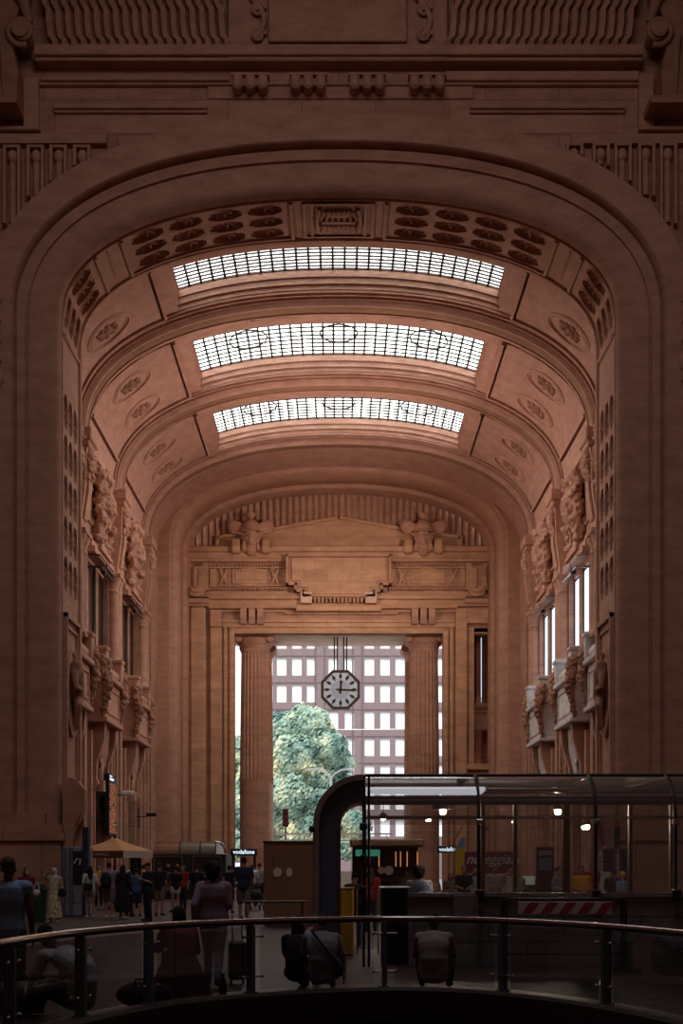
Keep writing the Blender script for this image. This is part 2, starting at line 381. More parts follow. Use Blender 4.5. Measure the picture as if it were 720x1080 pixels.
# framed panels with an oval figure relief on the inner faces of the piers
def relief_figure(sg):
    x = sg*9.85; wall = 'left' if sg < 0 else 'right'
    m = MB(); xi = x-sg*.0
    def fr(y0, y1, z0, z1, w, h): 
        for a, b, c, d in ((y0, y1, z0, z0+w), (y0, y1, z1-w, z1), (y0, y0+w, z0, z1), (y1-w, y1, z0, z1)):
            m.box(xi+sg*.05, xi-sg*h, a, b, c, d)
    fr(50.95, 53.65, 4.35, 10.75, .16, .14); fr(51.27, 53.35, 4.85, 10.35, .09, .08)
    m.box(xi+sg*.05, xi-sg*.16, 50.85, 53.85, 4.05, 4.35)
    f = struct(m.build('trim_3' if sg < 0 else 'trim_4', 'stone'))
    t = thing('oval_relief', (x, 52.3, 8.0), 0, 'oval figure relief on the '+('left pier, above the umbrella' if sg < 0 else 'right pier, above the glass pavilion'), 'relief', 'oval figure reliefs on the piers')
    m = MB(lambda p: (-sg*p[2], p[0], p[1]))
    r0 = [(1.12*math.cos(a), 1.62*math.sin(a)) for a in [2*PI*k/40 for k in range(40)]]
    rows = []
    for k, h in ((.99, -.02), (1.0, .12), (.93, .13), (.86, .04), (.0, .02)): rows.append([(p[0]*k, p[1]*k, h) for p in r0])
    m.grid(rows, close_u=True); m.build('disc', 'stone', t, smooth=30)
    m = MB(lambda p: (-sg*p[2], p[0], p[1]))
    m.ell((-.05, 1.0, .22), (.2, .26, .2)); m.cap((0, .75, .2), (.08, -.1, .24), .3, .26); m.cap((-.25, .7, .2), (-.5, .15, .3), .14, .1); m.cap((-.5, .15, .3), (.1, .1, .42), .1, .08)
    m.cap((.25, .65, .2), (.55, .95, .2), .12, .09); m.cap((.1, -.15, .25), (-.35, -.5, .35), .2, .15); m.cap((-.35, -.5, .35), (-.2, -1.2, .22), .15, .1)
    m.cap((.15, -.2, .2), (.35, -.7, .2), .2, .15); m.cap((.35, -.7, .2), (.4, -1.25, .15), .14, .09); m.cap((.35, .2, .1), (.6, -.6, .1), .14, .2)
    m.build('figure', 'stone_dark', t, voxel=.05)
for sg in (-1, 1): relief_figure(sg)
# pier bases: a moulded plinth turning under the archivolt, and the outer pier with its blocks
for sg, w in ((-1, 'left'), (1, 'right')):
    m = MB()
    m.box(sg*17.2, sg*9.75, 49.75, 54.1, 0, 2.55); m.box(sg*17.2, sg*9.62, 49.62, 54.15, 2.55, 2.8); m.box(sg*17.2, sg*9.68, 49.7, 54.12, 2.8, 3.1)
    m.box(sg*17.2, sg*10.3, 49.85, 50.4, 3.1, 3.5); m.box(sg*9.7, sg*9.0, 49.9, 50.9, 0, .35)
    struct(m.build('baseboard_'+w, 'stone_x'))
    # console block standing off the pier's inner corner
    m = MB()
    prof = [(9.72, 0), (9.2, 0), (9.2, 2.0), (9.45, 2.35), (9.3, 3.1), (9.05, 3.55), (9.05, 4.35), (9.3, 4.65), (9.72, 4.65)]
    m.prism([(sg*a, b) for a, b in prof], 50.1, 50.75); m.prism([(sg*(a-.08), b+.02) for a, b in prof[4:]], 50.2, 50.6)
    m.box(sg*9.72, sg*9.0, 50.75, 51.6, 0, 3.0); m.prism([(sg*9.72, 3.0), (sg*9.1, 3.0), (sg*9.1, 3.9), (sg*9.4, 4.3), (sg*9.72, 4.3)], 50.8, 51.5)
    t = m.build('pier_console', 'stone', smooth=30)
    tag(t, 'stepped stone console at the foot of the %s pier of the front arch' % w, 'console')
# inner block of the wall around the coved edges, thickness of the front wall above and to the sides
m = MB(); arch_field(m, AN, 2.9, 54.1, 17.2, 28.0); struct(m.build('wall_inner_front', 'stone', smooth=30))
# ------------------------------------------------------------------ the field above the arch
z = lambda py, d=50: 1.7+(912-py)*d/1500.0
X = lambda px, d=50: (px-357)*d/1500.0
m = MB()
# wide plain band with its long lines, stepped where it meets the spandrels
def ppx(mb, x0, x1, y0, y1, p, base=50.35, d=50, b=.03): mb.bbox(X(x0, d), X(x1, d), base-p, base+.1, z(y1, d), z(y0, d), b)
ppx(m, 38, 676, 53, 64, .75); ppx(m, 38, 676, 64, 68, .6); ppx(m, 42, 241, 80, 84, .33); ppx(m, 470, 674, 74, 84, .33); ppx(m, 241, 472, 60, 67, .62)
ppx(m, 40, 676, 84, 87, .22)
for a, b in ((56, 218), (496, 660)):
    ppx(m, a, b, 108, 113, .3); ppx(m, a, b, 113, 116, .2)
    ppx(m, a, b, 116, 137, .08)
ppx(m, -5, 42, 134, 138, .45); ppx(m, 676, 722, 134, 138, .45); ppx(m, 24, 40, 80, 136, .3); ppx(m, 674, 690, 76, 136, .3)
ppx(m, 218, 500, 86, 100, .12)
struct(m.build('trim_5', 'stone'))
# reeded frieze at the very top: bowed leaves side by side
def reeds(x0, x1, name, label, lean):
    t = thing(name, (X((x0+x1)/2), 50.0, z(54)), 0, label, 'frieze', 'reeded friezes over the front arch')
    m = MB(); n = int((x1-x0)/9.6)
    for k in range(n):
        cx = X(x0+(x1-x0)*(k+.5)/n)-t.location.x; w = .155
        rows = []
        for zz, off, pr in ((-.02, lean*.22, .1), (.25, lean*.2, .28), (.42, lean*.05, .22), (.9, 0, .30), (1.35, -lean*.02, .24), (1.5, -lean*.14, .34), (2.2, -lean*.2, .38), (2.9, -lean*.22, .36)):
            rows.append([(cx+off-w, 0, zz), (cx+off-w*.6, -pr, zz), (cx+off+w*.6, -pr-.03, zz), (cx+off+w, 0, zz)])
        m.grid(rows)
    m.build('reeds', 'stone', t, smooth=50)
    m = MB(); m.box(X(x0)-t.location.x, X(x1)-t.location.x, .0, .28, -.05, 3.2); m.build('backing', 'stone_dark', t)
reeds(48, 239, 'reeded_frieze', 'carved reeded frieze between the corner scroll and the blank tablet, on its left', 1)
reeds(473, 668, 'reeded_frieze', 'carved reeded frieze between the corner scroll and the blank tablet, on its right', -1)
# the blank tablet with scroll panels at each side
t = thing('blank_tablet', (0, 49.9, z(66)), 0, 'large blank stone tablet between scroll panels above the arch crown', 'tablet')
m = MB(); bz = t.location.z
m.bbox(X(240.5), X(471.5), 0, .38, 0, 4.0, .05); m.build('body', 'stone', t)
m = MB(); m.bbox(X(284), X(428), -.35, .1, z(51)-bz, 4.0, .03); m.build('panel', 'stone', t)
for sx, x0, x1 in ((-1, 254, 284), (1, 428, 458)):
    m = MB(); cx = X((x0+x1)/2)
    m.box(X(x0+1), X(x1-1), -.06, .05, z(50)-bz, 3.9)
    pts = [(cx+.33*math.sin(a)*(1 if a < PI else 1), -.18, z(46)-bz+a*.42) for a in [k*.25 for k in range(28)]]
    m.tube(pts, .1, 8)
    for q in (0, .9, 1.9, 2.9):
        sgn = -1 if int(q) % 2 else 1
        sp = [(cx+sgn*.12+.26*math.cos(b)*(1-b/14), -.2, z(42)-bz+q+.26*math.sin(b)*(1-b/14)) for b in [k*.5 for k in range(22)]]
        m.tube(sp, .06, 7)
    m.build('scroll_panel', 'stone', t, smooth=60)
# guttae blocks hanging below the cornice, four groups of three
for i, gx in enumerate((264, 325, 387, 450)):
    t = thing('guttae_block', (X(gx), 50.1, z(97)), 0, 'hanging three-part guttae block, %s from the left under the blank tablet' % ('first', 'second', 'third', 'fourth')[i], 'guttae', 'guttae blocks above the arch crown')
    for k in (-1, 0, 1):
        m = MB(); m.bbox(k*.44-.17, k*.44+.17, -.42, .17, 0, .52, .09); m.build('drop', 'stone', t)
    m = MB()
    for k in (-.5, .5): m.box(k*.44-.06, k*.44+.06, -.2, .2, .18, .42)
    m.box(-.66, .66, -.3, .17, .5, .58); m.build('bar', 'stone', t)
# niches with drops in the spandrels
m = MB()
for sg, xs in ((-1, (12, 37, 61, 86, 108)), (1, (606, 634, 657, 682, 705))):
    for k, px in enumerate(xs):
        x = X(px); top = z(153+(2 if sg < 0 else 0)); 
        lo = {0: z(235), 1: z(206), 2: z(190), 3: z(174), 4: z(163)}[k if sg < 0 else 4-k]
        if top-lo < .3: continue
        m.box(x-.3, x-.2, 50.0, 50.4, lo, top); m.box(x+.2, x+.3, 50.0, 50.4, lo, top); m.box(x-.3, x+.3, 50.0, 50.4, top, top+.08)
        m.ell((x, 50.25, top-.25), (.2, .22, .28), 12)
        m.lathe((x, 50.25, 0), [(.13, lo+.1), (.13, top-.45), (.18, top-.4)], 10)
m.box(X(-5), X(112), 50.05, 50.4, z(150), z(140)); m.box(X(603), X(722), 50.05, 50.4, z(150), z(140))
struct(m.build('trim_6', 'stone', smooth=40))
# corner capitals with volutes where the hall's giant pilasters rise
for sg, w in ((-1, 'left'), (1, 'right')):
    bx = X(10) if sg < 0 else X(706)
    t = thing('volute_capital', (bx, 49.6, z(118)), 0, 'dark corner capital with a big scroll at the top %s of the front arch wall' % w, 'capital', 'corner capitals above the front arch')
    m = MB(); q = -sg
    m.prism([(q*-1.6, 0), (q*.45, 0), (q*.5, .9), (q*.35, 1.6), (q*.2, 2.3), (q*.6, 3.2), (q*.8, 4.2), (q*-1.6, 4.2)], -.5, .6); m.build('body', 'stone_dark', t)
    m = MB(); sp = []
    for k in range(30):
        b = k*.38; r = .52*(1-k/34); sp.append((q*.62+q*r*math.cos(b+1.2), -.55, 2.3-r*math.sin(b+1.2)))
    m.tube(sp, .11, 8); m.tube([(q*.62, -.75, 2.3), (q*.62, .3, 2.3)], .3, 16); m.tube([(q*.9, -.5, 2.6), (q*.7, -.6, 3.3), (q*.3, -.6, 3.9), (q*.1, -.6, 4.3)], [.14, .2, .22, .2], 8)
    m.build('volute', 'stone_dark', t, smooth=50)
    m = MB()
    for k in range(4): m.tube([(q*(-.9+.3*k), -.5, .1), (q*(-.9+.3*k), -.62, 1.2+.1*k), (q*(-1.0+.3*k), -.75, 1.9+.1*k)], [.05, .11, .04], 7)
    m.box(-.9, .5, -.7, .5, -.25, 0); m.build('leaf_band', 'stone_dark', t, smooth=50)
    # a strip of trophy carving hanging at the frame's edge
    t = thing('trophy_carving', (X(2) if sg < 0 else X(718), 49.9, z(430)), 0, 'strip of trophy carving cut by the %s edge of the photograph' % w, 'carving', 'trophy carvings on the outer piers')
    m = MB()
    for k in range(7): m.ell((q*-.25+.12*math.sin(k*2.1), -.1, .4+k*.55), (.25+.06*math.sin(k), .2, .36), 10); 
    for k in range(5): m.cap((q*-.3, -.15, .5+k*.7), (q*(.02), -.2, .9+k*.7), .1, .07)
    m.build('relief', 'stone', t, voxel=.06)
# ------------------------------------------------------------------ the hall vault (y 54 to 86)
AV = Arch(11.1, 5.7, 20.0, 20.0)
H = AV.half
BAYS = [(54.1, 59.35, 55.3, 59.3), (61.0, 69.20, 63.0, 69.15), (70.85, 79.05, 73.0, 79.0)]
RIBS = [(59.35, 61.0), (69.20, 70.85), (79.05, 80.7)]
SK = 6.75
def recess_steps(m, ya, yb):     # moulded reveal round a skylight
    d = .82
    for sg in (-1, 1):
        AV.sweep(m, [(0, ya), (d, ya)][::1], -SK, SK, .5) if sg < 0 else AV.sweep(m, [(0, yb), (.2, yb), (.2, yb-.12), (.45, yb-.12), (.45, yb-.2), (d, yb-.2)], -SK, SK, .5)
        rows = []
        for h, e in ((0, 0), (.2, 0), (.2, -.12), (.45, -.12), (.45, -.22), (d, -.22)):
            r = [];
            for k in (0, 1):
                x, zz = AV.pos(sg*(SK+e), h); r.append((x, (ya, yb)[k], zz))
            rows.append(r)
        m.grid(rows)
for i, (ya, yb, k0, k1) in enumerate(BAYS):
    m = MB()
    AV.sweep(m, [(0, ya), (0, yb)], -H, -SK); AV.sweep(m, [(0, ya), (0, yb)], SK, H)
    AV.sweep(m, [(0, ya), (0, k0)], -SK, SK); AV.sweep(m, [(0, k1), (0, yb)], -SK, SK)
    recess_steps(m, k0, k1)
    for sg in (-1, 1):        # raised field panels on the shoulders, then a narrow one above the springing
        for a, b, c, d in ((7.55, 12.3, ya+.95, yb-.3), (12.6, H-.1, ya+.95, yb-.3)):
            if i == 0: c = ya+.1
            s0, s1 = sorted((sg*a, sg*b))
            AV.sweep(m, [(0, c), (-.17, c+.02), (-.17, d-.02), (0, d)], s0, s1)
            for q in (s0, s1):
                p0, p1 = AV.pos(q, 0), AV.pos(q, -.17); m.add([(p0[0], c, p0[1]), (p0[0], d, p0[1]), (p1[0], d, p1[1]), (p1[0], c, p1[1])], [(0, 1, 2, 3)])
    for sg in (-1, 1):      # beads standing a hand's breadth off the panels
        for a, b, c, d in ((7.38, 12.42, (ya+.3 if i == 0 else ya+1.02), yb-.22),):
            for q in (a, b):
                s0, s1 = sorted((sg*(q-.06), sg*(q+.06))); AV.sweep(m, [(0, c), (-.26, c), (-.26, d), (0, d)], s0, s1, .12)
                for q2 in (s0, s1):
                    p0, p1 = AV.pos(q2, 0), AV.pos(q2, -.26); m.add([(p0[0], c, p0[1]), (p0[0], d, p0[1]), (p1[0], d, p1[1]), (p1[0], c, p1[1])], [(0, 1, 2, 3)])
            s0, s1 = sorted((sg*a, sg*b)); AV.sweep(m, [(0, d), (-.26, d), (-.26, d+.1), (0, d+.1)], s0, s1)
    struct(m.build('ceiling_%d' % (i+1), 'stone_vault', smooth=30))
    # the rib that follows: mouldings stepping down to the soffit
    m = MB(); a, b = RIBS[i]
    AV.sweep(m, [(0, a), (-.09, a), (-.09, a+.09), (0, a+.10), (0, a+.17), (-.16, a+.18), (-.16, a+.30), (-.06, a+.32), (-.06, a+.38), (-.25, a+.39), (-.25, a+.47), (-.36, a+.52), (-.44, a+.6), (-.44, a+.72), (-.30, a+.74), (-.30, a+.80), (-.36, a+.82), (-.36, b-.1), (-.42, b-.1), (-.42, b), (-.14, b), (-.14, b+.85), (0, b+.87)], -H, H)
    struct(m.build('trim_%d' % (7+i), 'stone_vault', smooth=35))
    m = MB(); AV.sweep(m, [(-.365, a+.84), (-.375, a+.86), (-.375, b-.14), (-.365, b-.12)], -H, H); struct(m.build('trim_%d' % (22+i), 'stone_soffit_shade', smooth=30))  # shade under the rib put into a darker stone colour
    if i < 3:
        # fans and grooved blocks on the strip just past the rib
        m = MB(); yy = b+.45
        for sg in (-1, 1):
            for q in (8.6, 11.3):
                for k in range(6):
                    AV.sweep(m, [(-.14, yy-.36+k*.13), (-.2, yy-.36+k*.13), (-.2, yy-.29+k*.13), (-.14, yy-.29+k*.13)], *sorted((sg*q-.5, sg*q+.5)))
        struct(m.build('trim_%d' % (10+i), 'stone_vault'))
        for sg in (-1, 1):
            m = MB(soffit_tf(AV, sg*3.05, yy))
            for k in range(7):
                t2 = PI*(.12+.76*k/6); m.tube([(0, .3, .16), (.85*math.cos(t2), .3-.55*math.sin(t2), .2)], [.06, .09], 6)
            m.tube([(.95*math.cos(PI*j/12), .34-.68*math.sin(PI*j/12), .17) for j in range(13)], .05, 6)
            tag(m.build('fan_ornament', 'stone_vault', smooth=50), 'small shell fan on the vault strip behind %s rib, %s half' % (('the nearest', 'the middle', 'the farthest')[i], 'left' if sg < 0 else 'right'), 'ornament', 'shell fans on the vault ribs')
    # skylight: glowing obscured panes in an iron grid
    t = thing('window_%d' % (i+1), (0, (k0+k1)/2, 26.5)); t['kind'] = 'structure'
    yc = (k0+k1)/2; e0, e1 = k0+.0-yc, k1-.2-yc
    m = MB(lambda p: (p[0], p[1]-0, p[2]-26.5)); AV.sweep(m, [(.84, e0), (.84, e1)], -SK+.2, SK-.2, .45); m.build('window_pane', 'skylight_glass', t, smooth=30)
    m = MB(lambda p: (p[0], p[1], p[2]-26.5)); n = 27
    for k in range(n+1):
        q = -SK+.22+(2*SK-.44)*k/n
        if i == 1 and abs(k-n/2) < 11 and k % 2 == 1 and False: continue
        (x0, z0), (x1, z1) = AV.pos(q-.048, .74), AV.pos(q+.048, .74); (x2, z2), (x3, z3) = AV.pos(q-.048, .82), AV.pos(q+.048, .82)
        m.add([(x0, e0, z0), (x1, e0, z1), (x1, e1, z1), (x0, e1, z0), (x2, e0, z2), (x3, e0, z3), (x3, e1, z3), (x2, e1, z2)], [(0, 1, 2, 3), (0, 3, 7, 4), (1, 5, 6, 2), (0, 4, 5, 1), (3, 2, 6, 7)])
    nr = 12
    for k in range(nr+1):
        yy = e0+(e1-e0)*k/nr; AV.sweep(m, [(.80, yy-.042), (.74, yy-.042), (.74, yy+.042), (.80, yy+.042)], -SK+.2, SK-.2, .5)
    m.build('window_frame', 'iron', t)
    if i:                     # round cames in the middle and far skylights
        m = MB(lambda p: (p[0], p[1], p[2]-26.5))
        for c in (-4.1, 0, 4.1):
            pts = []
            for k in range(25):
                b2 = 2*PI*k/24; x, zz = AV.pos(c+.85*math.cos(b2), .76); pts.append((x, .2+1.1*math.sin(b2), zz))
            m.tube(pts, .04, 6, False)
        m.build('window_came', 'iron', t)
# last strip of vault before the end arch
m = MB(); AV.sweep(m, [(-.14, 81.5), (0, 81.55), (0, 86.0)], -H, H); struct(m.build('ceiling_4', 'stone_vault', smooth=30))
# roof slabs that keep the daylight out above the vault and the front wall
m = MB(); m.box(-17.2, 17.2, 51.5, 98.5, 28, 28.4); m.box(-17.2, 17.2, 50.4, 54.1, 27.2, 28); struct(m.build('roof_slab', 'stone_dark'))
# oval medallions in the shoulders
k = 0
for i, ys in enumerate(((57.4,), (63.9, 67.3), (73.7, 77.1))):
    for j, yy in enumerate(ys):
        for sg in (-1, 1):
            t = thing('oval_medallion', (0, 0, 0), 0, 'carved medallion on the %s vault shoulder, %s counting inwards from the front arch' % ('left' if sg < 0 else 'right', ('first', 'second', 'third', 'fourth', 'fifth')[(0, 1, 3)[i]+j]), 'medallion', 'oval medallions on the vault')
            tf = soffit_tf(AV, sg*9.9, yy)
            m = MB(tf); r0 = [(1.15*math.cos(a), 1.05*math.sin(a)) for a in [2*PI*q/32 for q in range(32)]]
            m.grid([[(p[0]*kk, p[1]*kk, h) for p in r0] for kk, h in ((1, .08), (1, .2), (.92, .23), (.86, .12), (.8, .2), (.74, .1), (0.02, .06))], close_u=True); m.build('ring', 'stone_vault', t, smooth=40)
            m = MB(tf); m.ell((0, 0, .14), (.28, .28, .15), 10)
            for q in range(8):
                a = 2*PI*q/8+.2; m.ell((.42*math.cos(a), .42*math.sin(a), .13), (.17, .17, .13), 8)
            m.cap((-.5, -.3, .14), (.45, .35, .16), .1, .08); m.build('relief', 'stone_dark', t, smooth=60)
# ================================================================== the hall's side walls
from mathutils import noise
def carve(me, v):
    a = min(.09, v*1.5)
    me.update(); ns = [Vector(q.normal) for q in me.vertices]
    for q, n in zip(me.vertices, ns):
        c = q.co; w = noise.noise(c*(2.6/max(.05, v*8)))*1.0+noise.noise(c*(6.5/max(.05, v*8)))*.8
        q.co = c+n*(a*w*1.5)
    me.update()
def merged_blob(prims, name, mat, parent, voxel, tf=None, raw=False):
    m = MB(tf)
    for p in prims:
        if p[0] == 'e': m.ell(p[1], p[2], 12)
        elif p[0] == 'c': m.cap(*p[1:])
        elif p[0] == 'b': m.box(*p[1:])
    o = m.build(name, mat, parent, voxel=voxel); carve(o.data, voxel) if not raw else None; return o
BAYN = ((61.0, 69.2), (70.85, 79.05), (54.1, 59.35))
sidew = {-1: 'left', 1: 'right'}
place = {0: 'second', 1: 'third', 2: 'first'}
def sx(sg, w): return sg*w
def col_profile(z0, z1, r):
    return [(r*1.25, z0), (r*1.25, z0+.18), (r*1.12, z0+.26), (r*1.02, z0+.36), (r, z0+.45), (r*.97, z0+(z1-z0)*.5), (r*.9, z1-.75), (r*.98, z1-.7), (r*.98, z1-.62), (r*.9, z1-.58), (r*.95, z1-.4), (r*1.3, z1-.2), (r*1.35, z1-.12), (r*1.35, z1)]
protos = {}
def flank_column(x, y, z0, z1, r, label, group):
    key = ('col', r, z1-z0)
    if key not in protos:
        t = thing('half_column', (x, y, z0), 0, label, 'column', group)
        m = MB(); m.lathe((0, 0, 0), [(a, b-z0) for a, b in col_profile(z0, z1, r) if b > z0+.4 and b < z1-.65], 24); m.build('shaft', 'stone', t, smooth=30)
        m = MB(); m.lathe((0, 0, 0), [(a, b-z0) for a, b in col_profile(z0, z1, r) if b <= z0+.46], 24); m.box(-r*1.35, r*1.35, -r*1.35, r*1.35, -.12, .02); m.build('base', 'stone', t, smooth=30)
        m = MB(); m.lathe((0, 0, 0), [(a, b-z0) for a, b in col_profile(z0, z1, r) if b >= z1-.76], 24); m.box(-r*1.45, r*1.45, -r*1.45, r*1.45, z1-z0-.02, z1-z0+.14)
        m.build('capital', 'stone', t, smooth=30); protos[key] = t; return t
    t = copy_tree(protos[key]); t.location = (x, y, z0); t['label'] = label; return t
def capital_console(sg, yc, w, bay, z0=15.2, zt=20.0):       # tall bracket under each rib foot: block, mask, tapering console
    t = thing('rib_console', (sg*11.1, yc, z0), 0, 'tall carved console under the %s vault rib, %s wall' % (bay, sidew[sg]), 'console', 'rib consoles on the side walls')
    q = -sg; h = zt-z0
    m = MB(); m.prism([(0, h-.7), (q*.62, h-.7), (q*.55, h-.95), (q*.5, h-2.4), (q*.34, h-3.6), (q*.3, h-4.2), (0, h-4.5)], -w*.42, w*.42); 
    m.prism([(0, h-2.3), (q*.62, h-2.0), (q*.6, h-2.6), (q*.42, h-3.7), (0, h-3.9)], -w*.22, w*.22); m.build('bracket', 'stone', t)
    m = MB(); m.bbox(0, q*.8, -w*.56, w*.56, h-.55, h, .06); m.bbox(0, q*.7, -w*.5, w*.5, h-.8, h-.5, .05); m.build('block', 'stone', t)
    merged_blob([('e', (q*.5, 0, h-1.5), (.34, .36, .46)), ('e', (q*.75, 0, h-1.55), (.1, .1, .16)), ('e', (q*.6, -.3, h-1.2), (.22, .2, .3)), ('e', (q*.6, .3, h-1.2), (.22, .2, .3)), ('e', (q*.5, 0, h-1.02), (.3, .4, .2)),
                 ('c', (q*.6, -.3, h-1.6), (q*.5, -.38, h-2.3), .15, .07), ('c', (q*.6, .3, h-1.6), (q*.5, .38, h-2.3), .15, .07), ('e', (q*.6, 0, h-1.95), (.16, .2, .2))], 'mask', 'stone', t, .05)
def trophy(sg, yc, bay):
    t = thing('crowned_trophy', (sg*11.1, yc, 15.9), 0, 'crowned shield and garland trophy over the %s tall window of the %s wall' % (bay, sidew[sg]), 'trophy', 'trophies over the windows'); q = -sg
    P = [('e', (q*.4, 0, 2.1), (.42, .75, 1.0)), ('e', (q*.55, 0, 2.1), (.38, .5, .7)), ('e', (q*.45, 0, 3.25), (.42, .62, .34))]
    for k in range(5): P.append(('e', (q*.5, -.5+.25*k, 3.6+.12*math.cos((k-2)*1.1)), (.14, .12, .2)))
    for s in (-1, 1):
        for k in range(7):
            a = k/6; P.append(('e', (q*(.35+.1*math.sin(k*2)), s*(.72+.7*a-.3*a*a), 3.0-2.5*a), (.28, .3-.06*a, .3-.05*a)))
        P.append(('c', (q*.3, s*.3, 1.2), (q*.3, s*.9, .2), .2, .1)); P.append(('c', (q*.3, s*.85, 2.4), (q*.35, s*1.35, 3.1), .16, .2)); P.append(('e', (q*.4, s*1.3, 3.3), (.26, .28, .3)))
    for k in range(4): P.append(('e', (q*.62, .14*(-1)**k, 1.7+.3*k), (.2, .2, .18)))
    merged_blob(P, 'carving', 'stone', t, .07)
    m = MB(); m.prism([(-1.5, -.1), (1.5, -.1), (1.3, .25), (.7, .75), (.45, 1.0), (-.45, 1.0), (-.7, .75), (-1.3, .25)], 0, q*.3, 'yz'); 
    for k in range(3): m.box(q*.0, q*(.52-.1*k), -1.55+.3*k, 1.55-.3*k, -.1+.3*k, .06+.3*k)
    m.build('stepped_base', 'stone', t)
def balcony(sg, yc, bay, hw=2.3):
    lit = 'pale ' if sg > 0 else 'shaded '
    t = thing('balcony', (sg*11.1, yc, 8.2), 0, '%sstone balcony with pedestals under the %s tall window of the %s wall' % (lit, bay, sidew[sg]), 'balcony', 'balconies on the side walls'); q = -sg; PM = 'stone_lit' if sg > 0 else 'stone'  # right-wall stone coloured paler for the light falling on it
    m = MB(); m.bbox(0, q*.75, -hw, hw, 0, 1.75, .05); m.bbox(0, q*.95, -hw-.1, hw+.1, 1.75, 2.0, .05); m.bbox(0, q*.9, -hw-.05, hw+.05, -.18, .05, .04)
    m.box(q*.7, q*.8, -hw+.5, hw-.5, .3, .42); m.box(q*.7, q*.8, -hw+.5, hw-.5, 1.4, 1.52); m.box(q*.7, q*.8, -hw+.5, -hw+.62, .3, 1.5); m.box(q*.7, q*.8, hw-.62, hw-.5, .3, 1.5)
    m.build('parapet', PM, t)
    m = MB(); m.lathe((q*.6, 0, 0), [(.3, 0), (.36, .1), (.36, .5), (.3, .6)], 16, Matrix.Translation((0, -hw, 2.3)) @ Matrix.Rotation(-PI/2, 4, 'X')) if False else None
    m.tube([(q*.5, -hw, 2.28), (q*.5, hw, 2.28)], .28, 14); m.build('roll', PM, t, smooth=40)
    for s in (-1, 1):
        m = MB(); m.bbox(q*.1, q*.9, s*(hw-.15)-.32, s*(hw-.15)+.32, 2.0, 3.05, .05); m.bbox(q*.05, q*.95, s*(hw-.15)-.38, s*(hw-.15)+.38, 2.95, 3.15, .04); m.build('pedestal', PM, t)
        merged_blob([('c', (q*.75, s*(hw+.1), 2.5), (q*.95, s*(hw+.12), 1.3), .26, .2), ('e', (q*.85, s*(hw+.1), 2.2), (.25, .28, .35)), ('c', (q*.95, s*(hw+.1), 1.3), (q*.7, s*(hw+.05), .1), .18, .1), ('e', (q*.9, s*(hw+.1), 1.5), (.2, .24, .3)), ('e', (q*.8, s*(hw+.3), 1.9), (.2, .16, .3))], 'carved_scroll', 'stone_dark', t, .05)
        m = MB(); m.prism([(0, 0), (q*.72, 0), (q*.66, -.9), (q*.34, -1.9), (q*.3, -2.6), (q*.4, -2.9), (q*.2, -3.2), (0, -3.2)], s*(hw-.75)-.22, s*(hw-.75)+.22); m.build('bracket', 'stone', t)
    m = MB(); m.prism([(0, 0), (q*.5, 0), (q*.42, -1.3), (q*.12, -2.6), (0, -2.7)], -.85, .85); m.build('panel_block', PM, t)
def scroll_finial(sg, y, bay):
    PM = 'stone_lit' if sg > 0 else 'stone'; t = thing('scroll_finial', (sg*10.75, y, 5.9), 0, 'S-shaped carved scroll finial below the %s balcony of the %s wall' % (bay, sidew[sg]), 'finial', 'scroll finials below the balconies')  # right-hand finials coloured bright as if lit from the opening
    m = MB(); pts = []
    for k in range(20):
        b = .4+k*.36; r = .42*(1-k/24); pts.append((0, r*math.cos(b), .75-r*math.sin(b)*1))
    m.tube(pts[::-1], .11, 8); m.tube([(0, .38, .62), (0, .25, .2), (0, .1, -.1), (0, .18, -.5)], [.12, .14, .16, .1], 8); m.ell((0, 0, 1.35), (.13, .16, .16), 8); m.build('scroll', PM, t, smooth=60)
    m = MB(); m.box(-.2*-sg*-1, sg*.35, -.2, .4, -.9, -.4); m.build('corbel', PM, t)
